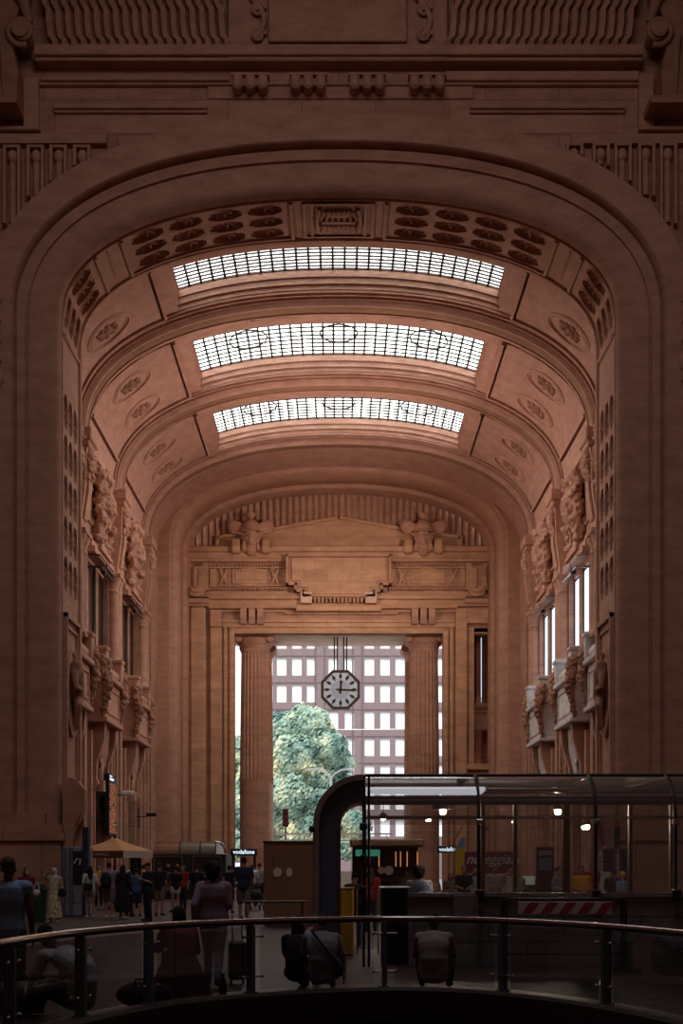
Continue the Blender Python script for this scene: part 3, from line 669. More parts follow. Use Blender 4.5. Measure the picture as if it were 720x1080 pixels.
for sg in (-1, 1):
    w = sidew[sg]; m = MB(); xo, xi = sg*12.0, sg*11.1
    cuts = []
    for a, b in ((54.1, 60.2), (60.2, 70.0), (70.0, 79.9)):
        yc = {54.1: 57.0, 60.2: 65.1, 70.0: 74.95}[a]
        # holes: two window lights over a doorway
        lo = [(a, yc-2.3), (yc+2.3, b)]
        m.box(xo, xi, a, yc-2.2, 0, 20); m.box(xo, xi, yc+2.2, b, 0, 20)
        m.box(xo, xi, yc-2.2, yc+2.2, 15.2, 20); m.box(xo, xi, yc-2.2, yc+2.2, 6.2, 10.9)
        m.box(xo, xi, yc-.28, yc+.28, 10.9, 15.2); m.box(xo, xi, yc-2.2, yc-1.3, 0, 6.2); m.box(xo, xi, yc+1.3, yc+2.2, 0, 6.2)
    m.box(xo, xi, 79.9, 86.2, 0, 20)
    struct(m.build('wall_'+w, 'stone_y'))
    # mouldings that run round openings, pilasters with their fillets, string courses
    m = MB(); q = -sg
    for a, b in RIBS:
        c = (a+b)/2-.05
        m.box(sg*11.1, sg*10.78, c-.75, c+.75, 0, 15.6); m.box(sg*11.1, sg*10.68, c-.3, c+.3, .9, 15.4); m.box(sg*11.1, sg*10.6, c-.85, c+.85, 0, .9)
        m.box(sg*11.1, sg*10.9, c-1.05, c-.75, 0, 15.6); m.box(sg*11.1, sg*10.9, c+.75, c+1.05, 0, 15.6)
    for bi, yc in enumerate((57.0, 65.1, 74.95)):
        for e in (-1, 1):
            m.box(sg*11.1, sg*(11.06 if e < 0 else 10.9), yc+e*2.2, yc+e*2.5, 8.4, 15.5); m.box(sg*11.1, sg*11.05, yc+e*.06, yc+e*.3, 10.9, 15.2); m.box(sg*11.1, sg*10.9, yc+e*1.3, yc+e*1.55, 0, 6.4); m.box(sg*11.1, sg*10.8, yc+e*2.55, yc+e*2.95, 0, 7.6)
        m.box(sg*11.1, sg*10.6, yc-3.2, yc+3.2, 15.35, 15.6); m.box(sg*11.1, sg*10.75, yc-3.1, yc+3.1, 15.6, 15.95); m.box(sg*11.1, sg*10.85, yc-1.6, yc+1.6, 6.3, 6.6)
        m.box(sg*11.1, sg*10.95, yc-3.4, yc+3.4, 19.3, 19.6); m.box(sg*11.1, sg*11.0, yc-3.4, yc+3.4, 16.9, 17.0)
    m.box(sg*11.1, sg*10.9, 81.4, 85.8, 0, 19.5); m.box(sg*11.1, sg*10.7, 81.2, 81.7, 0, 17)
    m.box(sg*11.1, sg*10.72, 54.1, 55.2, 0, 19.4)
    struct(m.build('trim_%d' % (13 if sg < 0 else 14), 'stone_y'))
    for bi, yc in enumerate((57.0, 65.1, 74.95)):
        bay = ('first', 'second', 'third')[bi]
        # glazed lights
        t = thing('window_%d' % (4+bi+(0 if sg < 0 else 3)), (sg*11.2, yc, 10.9)); t['kind'] = 'structure'
        m = MB(); m.box(-.02, .02, -2.2, 2.2, 0, 4.3); m.build('window_pane', 'window_light' if sg > 0 else 'dark_glass', t)
        m = MB()
        for e in (-2.15, -.34, .34, 2.15): m.box(-.05, .05, e-.05, e+.05, 0, 4.3)
        for zz in (.05, 4.2): m.box(-.04, .04, -2.2, 2.2, zz-.06, zz+.06)
        
        m.build('window_frame', 'bronze', t)
        t = thing('door_%d' % (1+bi+(0 if sg < 0 else 3)), (sg*11.5, yc, 0)); t['kind'] = 'structure'
        m = MB(); m.box(-.03, .03, -1.3, 1.3, 0, 6.2); m.build('door_panel', 'dark_glass', t)
        m = MB()
        for e in (-1.25, -.45, .45, 1.25): m.box(-.08, .08, e-.06, e+.06, 0, 6.2)
        for zz in (.1, 2.6, 4.4, 6.1): m.box(-.08, .08, -1.3, 1.3, zz-.06, zz+.06)
        m.build('door_frame', 'iron', t)
        trophy(sg, yc, bay); balcony(sg, yc, bay); 
        if bi: scroll_finial(sg, yc-1.1, bay)
        for e in (2.62, 3.42): flank_column(sg*10.76, yc+e-(1.1 if bi == 0 else 0), 11.2, 15.35, .3, 'slender half column %s the %s tall window of the %s wall' % ('next to' if e < 3 else 'one pace beyond', bay, w), 'half columns flanking the side windows')
    for bay, (a, b) in zip(('first', 'second', 'third'), RIBS): capital_console(sg, (a+b)/2, 1.6, bay)
    capital_console(sg, 55.0, 1.1, 'wall-side half of the front', 14.8, 19.6)
    # floodlight brackets just under the window heads
    for bi, yc in ((0, 62.0), (1, 71.6)):
        t = thing('floodlight_bracket', (sg*10.5, yc, 14.7), 0, 'thin floodlight bracket by the %s tall window of the %s wall' % (('first', 'second')[bi] if False else ('second', 'third')[bi], w), 'lamp bracket', 'floodlight brackets')
        m = MB(); q = -sg; m.tube([(sg*.5, 0, 0), (q*.15, 0, 0), (q*.15, 3.4, 0)], .05, 8); m.tube([(sg*.5, 0, .55), (q*.1, 0, .5), (q*.15, 3.4, .45)], .035, 8); m.tube([(q*.15, 1.5, 0), (q*.15, 1.5, .5)], .03, 6); m.build('bar', 'steel' if sg > 0 else 'iron', t)
        m = MB(); m.bbox(q*.22, sg*.0, .8, 1.15, -.16, .14, .04); m.build('lamp_housing', 'bronze', t)
# ================================================================== the end arch (y = 85.8) and the end wall (y = 90)
AE = Arch(9.7, 4.33, 21.1, 0.0); AE2 = AE
m = MB(); AE.sweep(m, [(3.5, 85.8), (1.32, 85.8), (1.3, 85.65), (.5, 85.6), (.42, 85.75), (.3, 85.78), (.12, 85.86), (0, 86.05), (0, 88.6), (.03, 88.65), (-.22, 88.75), (-.26, 88.95), (-.26, 90.2)], -AE.half, AE.half)
struct(m.build('trim_15', 'stone', smooth=40))
def ex(px, d=90): return (px-357)*d/1500.0
def ez(py, d=90): return 1.7+(912-py)*d/1500.0
def epx(mb, x0, x1, y0, y1, p, base=90.1, b=.03): mb.bbox(ex(x0), ex(x1), base-p, base+.1, ez(y1), ez(y0), b)
# wall with the portal and, on the right, an opening into a side bay
m = MB()
zt = ez(668)
m.box(-12, ex(247), 90.1, 90.9, 0, zt); m.box(ex(467), ex(493), 90.1, 90.9, 0, zt); m.box(ex(493), 12, 90.1, 90.9, 0, ez(808)); m.box(ex(529), 12, 90.1, 90.9, ez(808), zt)
m.box(-12, ex(529), 90.1, 90.9, zt, ez(583)); m.box(ex(493), ex(529), 90.1, 90.9, ez(662), zt+.1); m.box(ex(528), 12, 90.1, 90.9, zt, ez(583))
struct(m.build('wall_back', 'stone_x'))
m = MB(); m.box(-12, 12, 90.7, 91.0, ez(583), 27.9)
struct(m.build('wall_lunette', 'stone_x'))
m = MB()
for k in range(48):
    x = -9.75+k*.415
    m.prism([(x-.15, 90.75), (x-.12, 90.55), (x, 90.48), (x+.12, 90.55), (x+.15, 90.75)], ez(583)-.05, 26.6, 'xy')
struct(m.build('trim_16', 'stone', smooth=50))
# gable panel
m = MB(); G = [(229, 583), (229, 566), (284, 558), (357, 545), (430, 558), (485, 566), (485, 583)]
m.prism([(ex(a), ez(b)) for a, b in G], 90.3, 90.8)
for a, b in zip(G[:-1], G[1:]): 
    p0, p1 = Vector((ex(a[0]), 0, ez(a[1]))), Vector((ex(b[0]), 0, ez(b[1]))); d = (p1-p0).normalized(); nn = Vector((-d.z, 0, d.x))*.1
    m.prism([tuple((p+e)[i] for i in (0, 2)) for p, e in ((p0-d*.06, nn), (p1+d*.06, nn), (p1+d*.06, -nn), (p0-d*.06, -nn))], 90.15, 90.45)
struct(m.build('trim_17', 'stone_frieze'))
# cornice, frieze with dentils and panels, architrave
m = MB()
epx(m, 186, 530, 577, 583, .55, b=.06); epx(m, 186, 530, 583, 589, .35); 
epx(m, 194, 303, 589, 593, .32); epx(m, 409, 524, 589, 593, .32)
for x0, x1 in ((214, 303), (410, 500)):
    for k in range(int((x1-x0)/3.0)):
        for yy in (595, 620): epx(m, x0+k*3, x0+k*3+1.6, yy, yy+2.8, .22, b=.02)
    epx(m, x0, x1, 598, 599.5, .2, b=.01); epx(m, x0, x1, 617, 618.5, .2, b=.01); epx(m, x0, x1, 624, 626, .22, b=.02)
    c = (x0+x1)/2+4*(1 if x0 < 300 else -1)
    epx(m, c-18, c+18, 600, 616, .10); epx(m, c-15, c+15, 604, 612, .18); epx(m, c-9, c+9, 598, 618, .14)
    for s in (-1, 1):
        for dd in (-1, 1):
            a = (ex(c+s*27-dd*4), ez(600)); b2 = (ex(c+s*27+dd*4), ez(617)); m.tube([(a[0], 90.0, a[1]), (b2[0], 90.0, b2[1])], .09, 6)
        m.ell((ex(c+s*27), 89.98, ez(608.5)), (.17, .12, .17), 8)
        epx(m, c+s*38-3.5, c+s*38+3.5, 600, 617, .16)
epx(m, 186, 530, 629, 633, .5, b=.05); epx(m, 186, 530, 633, 640, .3); epx(m, 186, 530, 626, 629, .3)
epx(m, 220, 312, 640, 643, .62, b=.05); epx(m, 312, 402, 640, 646, .62, b=.05); epx(m, 402, 482, 640, 643, .62, b=.05)
epx(m, 232, 482, 643, 646, .2); epx(m, 234, 480, 654, 657, .28); epx(m, 234, 480, 657, 662, .2); epx(m, 300, 420, 646, 648, .2); epx(m, 245, 469, 662, 668, .12)
epx(m, 332, 386, 630, 632, .62)
for k in range(13): epx(m, 331+k*4.1, 333.2+k*4.1, 632, 637, .6, b=.02)
# side pilasters and the grooved jambs of the portal
epx(m, 200, 217, 640, 913, .30, b=.12); epx(m, 222, 234, 644, 938, .35); epx(m, 222, 234, 644, 662, .5); epx(m, 236, 240, 662, 938, .2); epx(m, 241, 247, 662, 938, .32, b=.1)
epx(m, 467, 473, 664, 938, .32, b=.1); epx(m, 474, 478, 662, 938, .2); epx(m, 480, 492, 642, 938, .38); epx(m, 480, 522, 642, 658, .3); epx(m, 480, 528, 806, 812, .3); epx(m, 493, 500, 662, 812, .1); epx(m, 523, 530, 642, 812, .12)
struct(m.build('trim_18', 'stone_frieze'))
# marble panel on the left of the portal
m = MB(); epx(m, 187, 206, 652, 885, .12); struct(m.build('trim_19', 'stone'))
# blank central panel with stepped lower corners
t = thing('blank_frieze_panel', (0, 89.6, ez(630)), 0, 'blank stepped stone panel in the middle of the frieze above the clock', 'panel'); bz = ez(630)
PP = [(303, 588), (411, 588), (411, 618), (402, 618), (402, 625), (394, 625), (394, 630), (320, 630), (320, 625), (312, 625), (312, 618), (303, 618)]
m = MB(); m.prism([(ex(a), ez(b)-bz) for a, b in PP], 0, .6)
for a, b in zip(PP, PP[1:]+PP[:1]):
    x0, x1, z0, z1 = *sorted((ex(a[0]), ex(b[0]))), *sorted((ez(a[1])-bz, ez(b[1])-bz)); m.box(x0-.07, x1+.07, -.3, .1, z0-.07, z1+.07)
m.build('border', 'stone', t)
PQ = [(308, 591), (406, 591), (406, 614), (397, 614), (397, 621), (389, 621), (389, 628), (325, 628), (325, 621), (317, 621), (317, 614), (308, 614)]
m = MB(); m.prism([(ex(a), ez(b)-bz) for a, b in PQ], -.12, .1); m.build('field', 'stone_frieze', t)
for c in (323, 391):
    m = MB(); m.bbox(ex(c-6), ex(c+6), -.3, .3, ez(638)-bz, ez(626)-bz, .04); m.build('corner_block', 'stone_pale', t)
# armorial tablets
for sg, c in ((-1, 208.5), (1, 502)):
    t = thing('armorial_tablet', (ex(c), 89.5, ez(628)), 0, 'square shield tablet with a carved fasces at the %s end of the frieze' % ('left' if sg < 0 else 'right'), 'tablet', 'armorial tablets in the frieze'); 
    m = MB(); S = [(-11.5, 32), (-11.5, 4), (-9, 4), (-7, -1), (0, -3), (7, -1), (9, 4), (11.5, 4), (11.5, 32), (7, 32), (6, 29), (-6, 29), (-7, 32)]
    m.prism([(a*.06, b*.06) for a, b in S], -.1, .6); m.prism([(a*.048, .2+b*.048) for a, b in S], -.28, .1); m.build('plate', 'stone_frieze', t)
    m = MB(); m.tube([(-.12, -.36, .35), (-.12, -.36, 1.6)], .13, 8)
    for k in range(4): m.tube([(-.26, -.42, .45+.35*k), (.02, -.42, .45+.35*k)], .05, 6)
    m.tube([(.15, -.32, .5), (.15, -.32, 1.45)], .05, 6); m.prism([(.15, 1.2), (.42, 1.1), (.42, 1.5), (.15, 1.4)], -.4, -.25); m.build('emblem', 'stone', t, smooth=40)
    m = MB(); m.bbox(-.75, .75, .1, .6, -.55, -.12, .04); m.build('corbel', 'stone', t)
# triple brackets above the columns
for sg, c in ((-1, 266), (1, 446)):
    t = thing('triple_bracket', (ex(c), 89.9, ez(660)), 0, 'bracket of three drops over the %s portal column' % ('left' if sg < 0 else 'right'), 'bracket', 'triple brackets over the portal columns')
    for k in (-1, 0, 1):
        m = MB(); m.prism([(-.0, 0), (.35, 0), (.35, 1.0), (-.45, 1.0), (-.4, .5), (-.2, .1)], k*.53-.2, k*.53+.2, 'yz'); m.build('drop', 'stone', t)
# winged helmeted heads
def winged_head(px, label):
    t = thing('winged_head', (ex(px), 89.6, ez(584)), 0, label, 'sculpture', 'winged heads on the end wall cornice')
    P = [('e', (0, -.05, 1.0), (.46, .5, .62)), ('e', (0, -.1, .62), (.3, .36, .3)), ('c', (0, 0, .6), (0, .1, .1), .3, .36), ('c', (0, -.52, 1.12), (0, -.62, .9), .05, .09), ('e', (0, -.47, .7), (.15, .1, .05)), ('e', (0, -.45, .62), (.13, .1, .05)), ('e', (0, -.42, .5), (.14, .12, .1)),
         ('c', (-.3, -.38, 1.2), (-.08, -.5, 1.2), .05, .06), ('c', (.3, -.38, 1.2), (.08, -.5, 1.2), .05, .06), ('e', (-.18, -.44, 1.06), (.09, .07, .05)), ('e', (.18, -.44, 1.06), (.09, .07, .05)), ('e', (-.28, -.3, .82), (.14, .15, .14)), ('e', (.28, -.3, .82), (.14, .15, .14))]
    for s in (-1, 1):
        for k in range(5): P.append(('e', (s*(.44+.05*math.sin(k*2.2)), .0, 1.1-.22*k), (.16, .26, .17)))
    merged_blob(P, 'head', 'stone', t, .035, raw=True)
    m = MB(); m.lathe((0, -.02, 1.28), [(.6, -.04), (.78, -.06), (.76, .02), (.56, .10), (.55, .3), (.46, .55), (.28, .74), (.1, .8)], 24); m.lathe((0, 0, 2.05), [(.1, 0), (.14, .12), (.32, .3), (.34, .36), (.1, .38)], 16)
    m.build('helmet', 'stone', t, smooth=40)
    for s in (-1, 1):
        m = MB()
        for k in range(7):
            a = math.radians(6+9*k); L = .72+.15*k
            p0 = (s*.45, .05, 1.35+.06*k); p1 = (s*(.55+L*math.cos(a)*.95), .0, 1.2+.02*k+L*math.sin(a)*.52)
            M = None; pts = [Vector(p0).lerp(Vector(p1), q) for q in (0, .3, .6, .85, 1)]; m.tube(pts, [.1, .12, .11, .08, .02], 8)
        m.ell((s*.6, .02, 1.4), (.26, .16, .36), 10); m.build('wing', 'stone', t, smooth=60)
        m = MB(); m.bbox(s*.95-.27, s*.95+.27, -.4, .5, -.1, .82, .1); m.build('pedestal', 'stone_frieze', t)
winged_head(265, 'winged helmeted stone head above the left portal column'); winged_head(446, 'winged helmeted stone head above the right portal column')
# columns of the portal, fluted above a plain lower drum, and the outer row behind them
def portal_column(x, y, label, r=1.0, ztop=16.76, pt=None):
    if pt:
        t = copy_tree(pt); t.location = (x, y, 0); t['label'] = label; return t
    t = thing('fluted_column', (x, y, 0), 0, label, 'column', 'portal columns'); zf = ez(823, 91.2)
    m = MB(); m.lathe((0, 0, 0), [(r*1.12, 0), (r*1.12, .3), (r*1.05, .45), (r, .6), (r*1.0, zf)], 48); 
    for zz in (2.6, 4.9): m.lathe((0, 0, 0), [(r*1.003, zz), (r*1.003, zz+.02)], 48)
    m.build('drum', 'stone_x', t, smooth=30)
    m = MB(); zc = ztop-1.35; rows = []
    for i in range(9):
        f = i/8; zz = zf+(zc-zf)*f; rr = r*(1-.09*f**1.3)
        rows.append([(rr*(1-.075*abs(math.sin(12*a)))*math.cos(a), rr*(1-.075*abs(math.sin(12*a)))*math.sin(a), zz) for a in [2*PI*k/192 for k in range(192)]])
    m.grid(rows, close_u=True); m.build('shaft', 'stone_x', t, smooth=25)
    m = MB(); m.lathe((0, 0, zc), [(r*.93, -.05), (r*.95, .08), (r*.9, .1), (r*.92, .2), (r*1.0, .3), (r*1.0, .36), (r*1.06, .4), (r*1.18, .62), (r*1.2, .8), (r*1.12, .86)], 40)
    m.bbox(-r*1.02, r*1.02, -r*1.1, r*1.1, .85+zc, 1.36+zc, .04)
    for s in (-1, 1): m.tube([(s*r*1.0, -r*1.05, zc+.78), (s*r*1.0, r*1.05, zc+.78)], .24, 14)
    m.build('capital', 'stone', t, smooth=35); return t
pc = portal_column(-5.38, 91.9, 'fluted column left of the portal opening, tree behind it')
portal_column(5.5, 91.9, 'fluted column right of the portal opening, behind the pavilion roof', pt=pc)
portal_column(-5.42, 96.2, 'outer column close behind the left portal column', pt=pc); portal_column(5.42, 96.2, 'outer column close behind the right portal column', pt=pc)
m = MB(); m.box(-12, 12, 90.9, 98, 16.75, 28); m.box(-12, -7.3, 90.9, 97.3, 0, 17.7); m.box(7.3, 7.9, 90.9, 97.3, 0, 17.7)
struct(m.build('wall_portico', 'stone_pale'))
# the side bay seen through the opening on the right of the portal
m = MB(); m.box(ex(493)-.3, 12, 93.2, 93.5, ez(812), 17); m.box(11.0, 11.6, 90.9, 93.2, 7, 17); struct(m.build('wall_recess', 'stone_x'))
t = thing('window_10', (ex(524), 92.9, ez(735))); t['kind'] = 'structure'
m = MB(); m.box(-.15, .15, 0, .05, 0, 4.2); m.box(-.75, -.55, 0, .05, 0, 4.2); m.build('window_pane', 'window_light', t)
m = MB(); m.box(-.22, -.15, -.05, .1, -.1, 4.3); m.box(.15, .22, -.05, .1, -.1, 4.3); m.box(-.82, -.75, -.05, .1, -.1, 4.3); m.box(-.55, -.45, -.05, .1, -.1, 4.3); m.build('window_frame', 'bronze', t)
m = MB(); m.box(ex(501), ex(504), 92.6, 93.2, 7.9, 16.6); m.box(ex(506), ex(511), 92.4, 93.2, 12.4, 16.6); m.box(ex(512.5), ex(517), 92.4, 93.2, 12.0, 16.6); m.box(ex(518), ex(520), 92.7, 93.2, 8, 16.6)
struct(m.build('trim_20', 'stone_x'))
t = thing('balcony', (ex(517), 92.7, ez(765)), 0, 'small carved balcony in the side opening right of the portal', 'balcony', 'balconies on the side walls')
m = MB(); m.bbox(-.9, .8, -.6, .5, -.1, 1.0, .05); m.bbox(-1.0, .85, -.7, .5, 1.0, 1.2, .05); m.bbox(.05, .8, -.5, .5, 1.7, 2.6, .06); m.bbox(-.7, -.35, -.5, .5, 1.2, 2.1, .06); m.build('parapet', 'stone_pale', t)
m = MB(); m.tube([(-.8, -.45, 1.45), (.85, -.45, 1.45)], .25, 12); m.build('roll', 'stone_pale', t, smooth=40)
for e in (-.55, .45): 
    m = MB(); m.prism([(0, 0), (-.6, 0), (-.5, -1.2), (-.2, -2.2), (0, -2.3)], e-.2, e+.2, 'yz'); m.build('bracket', 'stone', t)
# a hooded camera bracket, the hall clock
t = thing('hanging_clock', (.12, 92.0, 13.0), 0, 'octagonal white-faced clock hanging from four rods in the portal', 'clock')
def octa(r): return [(r*math.cos(PI/8+k*PI/4), r*math.sin(PI/8+k*PI/4)) for k in range(8)]
m = MB(); O, I = octa(1.36), octa(1.17); n = 48
m.grid([[(x*k, y, zz*k) for x, zz in octa(1.0)] for k, y in ((1.17, -.16), (1.19, -.28), (1.36, -.28), (1.36, .28), (1.0, .28))], close_u=True)
m.prism(octa(1.2), .2, .27); m.build('case', 'bronze', t)
m = MB(); m.prism([(1.17*math.cos(2*PI*k/n), 1.17*math.sin(2*PI*k/n)) for k in range(n)], -.2, 0); m.prism(octa(1.2), -.15, 0.1); m.build('dial', 'dial', t)
m = MB(); m.prism([(.6*math.cos(2*PI*k/n), .6*math.sin(2*PI*k/n)) for k in range(n)], -.21, -.1); m.build('inner_dial', 'dial_inner', t)
for k in range(12):
    a = PI*k/6; M = Matrix.Rotation(a, 4, 'Y'); m = MB(); m.prism([(0, .63), (.10, .86), (0, 1.13), (-.10, .86)], -.225, -.19, M=M); m.build('hour_mark', 'black', t)
m = MB(); 
for k in range(24):
    M = Matrix.Rotation(PI*k/12+PI/24, 4, 'Y'); m.box(-.012, .012, -.21, -.19, .64, 1.12, M)
m.build('dial_lines', 'dial_inner', t)
for a, l, wd in ((5, .62, .11), (92.0, 1.04, .085)):
    M = Matrix.Rotation(math.radians(a), 4, 'Y'); m = MB(); m.prism([(-wd*.5, -.28), (wd*.5, -.28), (wd*.6, l*.6), (wd, l*.85), (0, l), (-wd, l*.85), (-wd*.6, l*.6)], -.27, -.24, M=M); m.build('hand', 'bronze', t)
for x in (-.4, -.2, .2, .4):
    m = MB(); m.tube([(x, 0, 1.2), (x, 0, 3.42)], .045, 8); m.build('rod', 'iron', t)
# ================================================================== floor with the round-ended stair opening, and the hall that the camera stands in
RAIL = [(-3.42, -2.0), (-3.40, 4.0), (-3.32, 8.0), (-3.2, 11.0), (-3.07, 12.8), (-2.80, 14.7), (-2.15, 16.5), (-1.45, 17.45), (-.65, 18.15), (.2, 18.6), (.85, 18.7), (1.5, 18.5), (2.1, 18.0), (2.9, 16.75), (3.5, 15.1), (3.8, 13.4), (3.9, 11.0), (3.95, 8.0), (4.0, 4.0), (4.0, -2.0)]
def spline(P, n=6):
    out = []
    for i in range(len(P)-1):
        p0, p1, p2, p3 = P[max(i-1, 0)], P[i], P[i+1], P[min(i+2, len(P)-1)]
        for k in range(n):
            t = k/n; out.append(tuple(.5*((2*p1[j])+(-p0[j]+p2[j])*t+(2*p0[j]-5*p1[j]+4*p2[j]-p3[j])*t*t+(-p0[j]+3*p1[j]-3*p2[j]+p3[j])*t**3) for j in range(len(p1))))
    out.append(tuple(P[-1])); return out
RS = spline(RAIL)
def offs(P, d):
    out = []
    for i, p in enumerate(P):
        a, b = P[max(i-1, 0)], P[min(i+1, len(P)-1)]; t = Vector((b[0]-a[0], b[1]-a[1])).normalized(); out.append((p[0]-t.y*d, p[1]+t.x*d))
    return out
XF = 17.2
m = MB()
ro = offs(RS, .12)       # left of travel = outside of the opening
k = max(range(len(ro)), key=lambda i: ro[i][1])
for part, xe in ((ro[:k+1], -XF), (ro[k:], XF)):
    m.grid([[(x, y, 0), (xe, y, 0)] for x, y in part])
m.add([(-XF, ro[k][1], 0), (XF, ro[k][1], 0), (XF, 30, 0), (-XF, 30, 0)], [(0, 1, 2, 3)])
m.box(-XF, XF, 30, 98, -.4, 0)
m.box(-XF, XF, -8, -2, -.4, 0)
struct(m.build('floor', 'floor_stone'))
m = MB()      # the dark lip and the wall of the opening
i0, i1 = offs(RS, .13), offs(RS, -.16)
m.grid([[(x, y, .02) for x, y in i0], [(x, y, .09) for x, y in offs(RS, .10)], [(x, y, .10) for x, y in offs(RS, -.12)], [(x, y, .06) for x, y in i1], [(x, y, -.35) for x, y in i1], [(x, y, -.38) for x, y in offs(RS, -.06)], [(x, y, -4.2) for x, y in offs(RS, -.06)]])
m.box(-3.5, 4.1, -2.3, -2, -4.2, .1)
struct(m.build('trim_21', 'kerb_stone', smooth=40))
m = MB(); m.box(-4, 4.5, -3, 19.5, -4.4, -4.2); struct(m.build('floor_below', 'kerb_stone'))
# entrance hall shell round the camera
m = MB(); m.box(-17.5, -17.2, -8, 50.4, 0, TOP); struct(m.build('wall_hall_left', 'stone_y'))
m = MB(); m.box(17.2, 17.5, -8, 50.4, 0, TOP); struct(m.build('wall_hall_right', 'stone_y'))
m = MB(); m.box(-17.5, 17.5, -8.3, -8, 0, TOP); struct(m.build('wall_hall_rear', 'stone_x'))
m = MB(); m.box(-17.5, 17.5, -8.3, 50.4, TOP, TOP+.4); struct(m.build('ceiling_hall', 'stone'))
# ================================================================== outside: street, offices, tree, street furniture
m = MB(); m.box(-90, 90, 97.6, 260, -.5, -.05); struct(m.build('ground_street', 'asphalt')); m = MB(); m.box(-40, 40, 98.1, 116, -.05, -.01); struct(m.build('bounce_pavement', 'white'))  # white strip added to bounce daylight up to the portico soffit
def ox(px, d): return (px-357)*d/1500.0
def oz(py, d): return 1.7+(912-py)*d/1500.0
t = thing('office_block', (0, 180, 0), 0, 'mauve office block with rows of bright windows beyond the portal', 'building')
cols = [291.5+e for e in (0, 16, 31.5, 54.5, 71.5, 92.5, 109, 125)]
cols = [c for c in cols]+[c-71 for c in (291.5+54.5, 291.5+71.5)][:0]+[441, 458, 475, 491, 507, 523]+[246.5, 262, 277][1:]
rows_ = [(753.5-28.3*k, 735.5-28.3*k) for k in range(-4, 5)]
rows_ = [(oz(a+15.5, 180), oz(b+15.5, 180)) for a, b in rows_]; rows_.sort()
xs = sorted(ox(c, 180) for c in cols); ww = 10.5*.12; D = 180
x0b, x1b = ox(258, D), ox(560, D)
m = MB(); m.box(x0b, x1b, .45, 14, 0, 42)
edges = [x0b]
for x in xs: edges += [x, x+ww]
edges.append(x1b)
for i in range(0, len(edges), 2): m.box(edges[i], edges[i+1], 0, .5, 0, 42)
zs_ = [0]+[v for r in rows_ for v in r]+[42]
for i in range(0, len(zs_), 2): m.box(x0b, x1b, .02, .5, zs_[i], zs_[i+1])
m.build('wall', 'facade', t)
m = MB()
for a, b in rows_:
    m.box(x0b, x1b, -.06, .1, b+.28, b+.36)
for x in (ox(339, D), ox(378.5, D), ox(434, D), ox(300-19, D)): m.box(x-.9, x-.75, -.08, .1, 0, 42); m.box(x+.3, x+.45, -.08, .1, 0, 42)
m.build('ledge', 'facade_dark', t)
wp = {}
for a, b in rows_:
    for x in xs:
        if not wp:
            f = MB(); f.box(0, ww, .25, .3, 0, b-a); wo = f.build('window', 'pane_sky', t); g = MB(); g.box(0, .07, .15, .26, 0, b-a); g.box(ww-.07, ww, .15, .26, 0, b-a); g.box(0, ww, .15, .26, 0, .07); g.box(0, ww, .15, .26, b-a-.07, b-a); g.build('frame', 'white', wo); wp[0] = wo  # panes coloured white for the bright sky they reflect
        else: wo = copy_tree(wp[0], t)
        wo.location = (x, 0, a)
# tree: limbs, and a crown of leaf clumps
def leaf_mat():
    m, nt, b = nodes('leaf'); L = nt.links
    g = nt.nodes.new('ShaderNodeNewGeometry'); n = nt.nodes.new('ShaderNodeTexNoise'); n.inputs['Scale'].default_value = .45; n.inputs['Detail'].default_value = 6
    L.new(g.outputs['Position'], n.inputs['Vector']); r = nt.nodes.new('ShaderNodeValToRGB'); e = r.color_ramp.elements
    e[0].position = .3; e[0].color = (.07, .17, .15, 1); e[1].position = .7; e[1].color = (.80, .78, .48, 1)
    x = e.new(.5); x.color = (.30, .42, .32, 1)
    L.new(n.outputs['Fac'], r.inputs['Fac']); L.new(r.outputs['Color'], b.inputs['Base Color']); b.inputs['Roughness'].default_value = .5; MATS['leaf'] = m
leaf_mat()
def tree(label, x, y, h, lobes, nleaf, seed, ls=.34):
    R = random.Random(seed); t = thing('broadleaf_tree', (x, y, 0), 0, label, 'tree')
    m = MB(); m.tube([(0, 0, 0), (.1, 0, h*.2), (-.1, 0, h*.4), (.2, .1, h*.62)], [.42, .34, .26, .12], 10)
    for c, r in lobes: m.tube([(0, 0, h*.28), (c[0]*.5, c[1]*.5, (h*.3+c[2])*.5), c], [.2, .13, .05], 7)
    m.build('trunk', 'bark', t, smooth=60)
    m = MB()
    for c, r in lobes:
        n = int(nleaf*r*r)
        for k in range(n):
            d = Vector((R.gauss(0, 1), R.gauss(0, 1), R.gauss(0, 1))).normalized(); rad = r*(1-.4*R.random()**1.6)*(1+.22*math.sin(d.x*6+c[0])*math.sin(d.z*5+c[2])*math.cos(d.y*5))
            p = Vector(c)+Vector((d.x*rad, d.y*rad, d.z*rad*.85))
            a = (d+Vector((R.gauss(0, .38), R.gauss(0, .38), R.gauss(0, .38)))).normalized(); u = a.orthogonal().normalized()*ls*(.6+.8*R.random()); v = a.cross(u)
            m.v += [tuple(p-u), tuple(p-v*.55), tuple(p+u), tuple(p+v*.55)]; q = len(m.v); m.f.append((q-4, q-3, q-2, q-1))
        for k in range(3):
            pass
    me = bpy.data.meshes.new('crown'); me.from_pydata(m.v, [], m.f); me.materials.append(MATS['leaf']); o = bpy.data.objects.new('crown', me); COL.objects.link(o); o.parent = t
    return t
D = 130
def P(px, py, dy=0): return (ox(px, D)-ox(305, D), dy, oz(py, D))
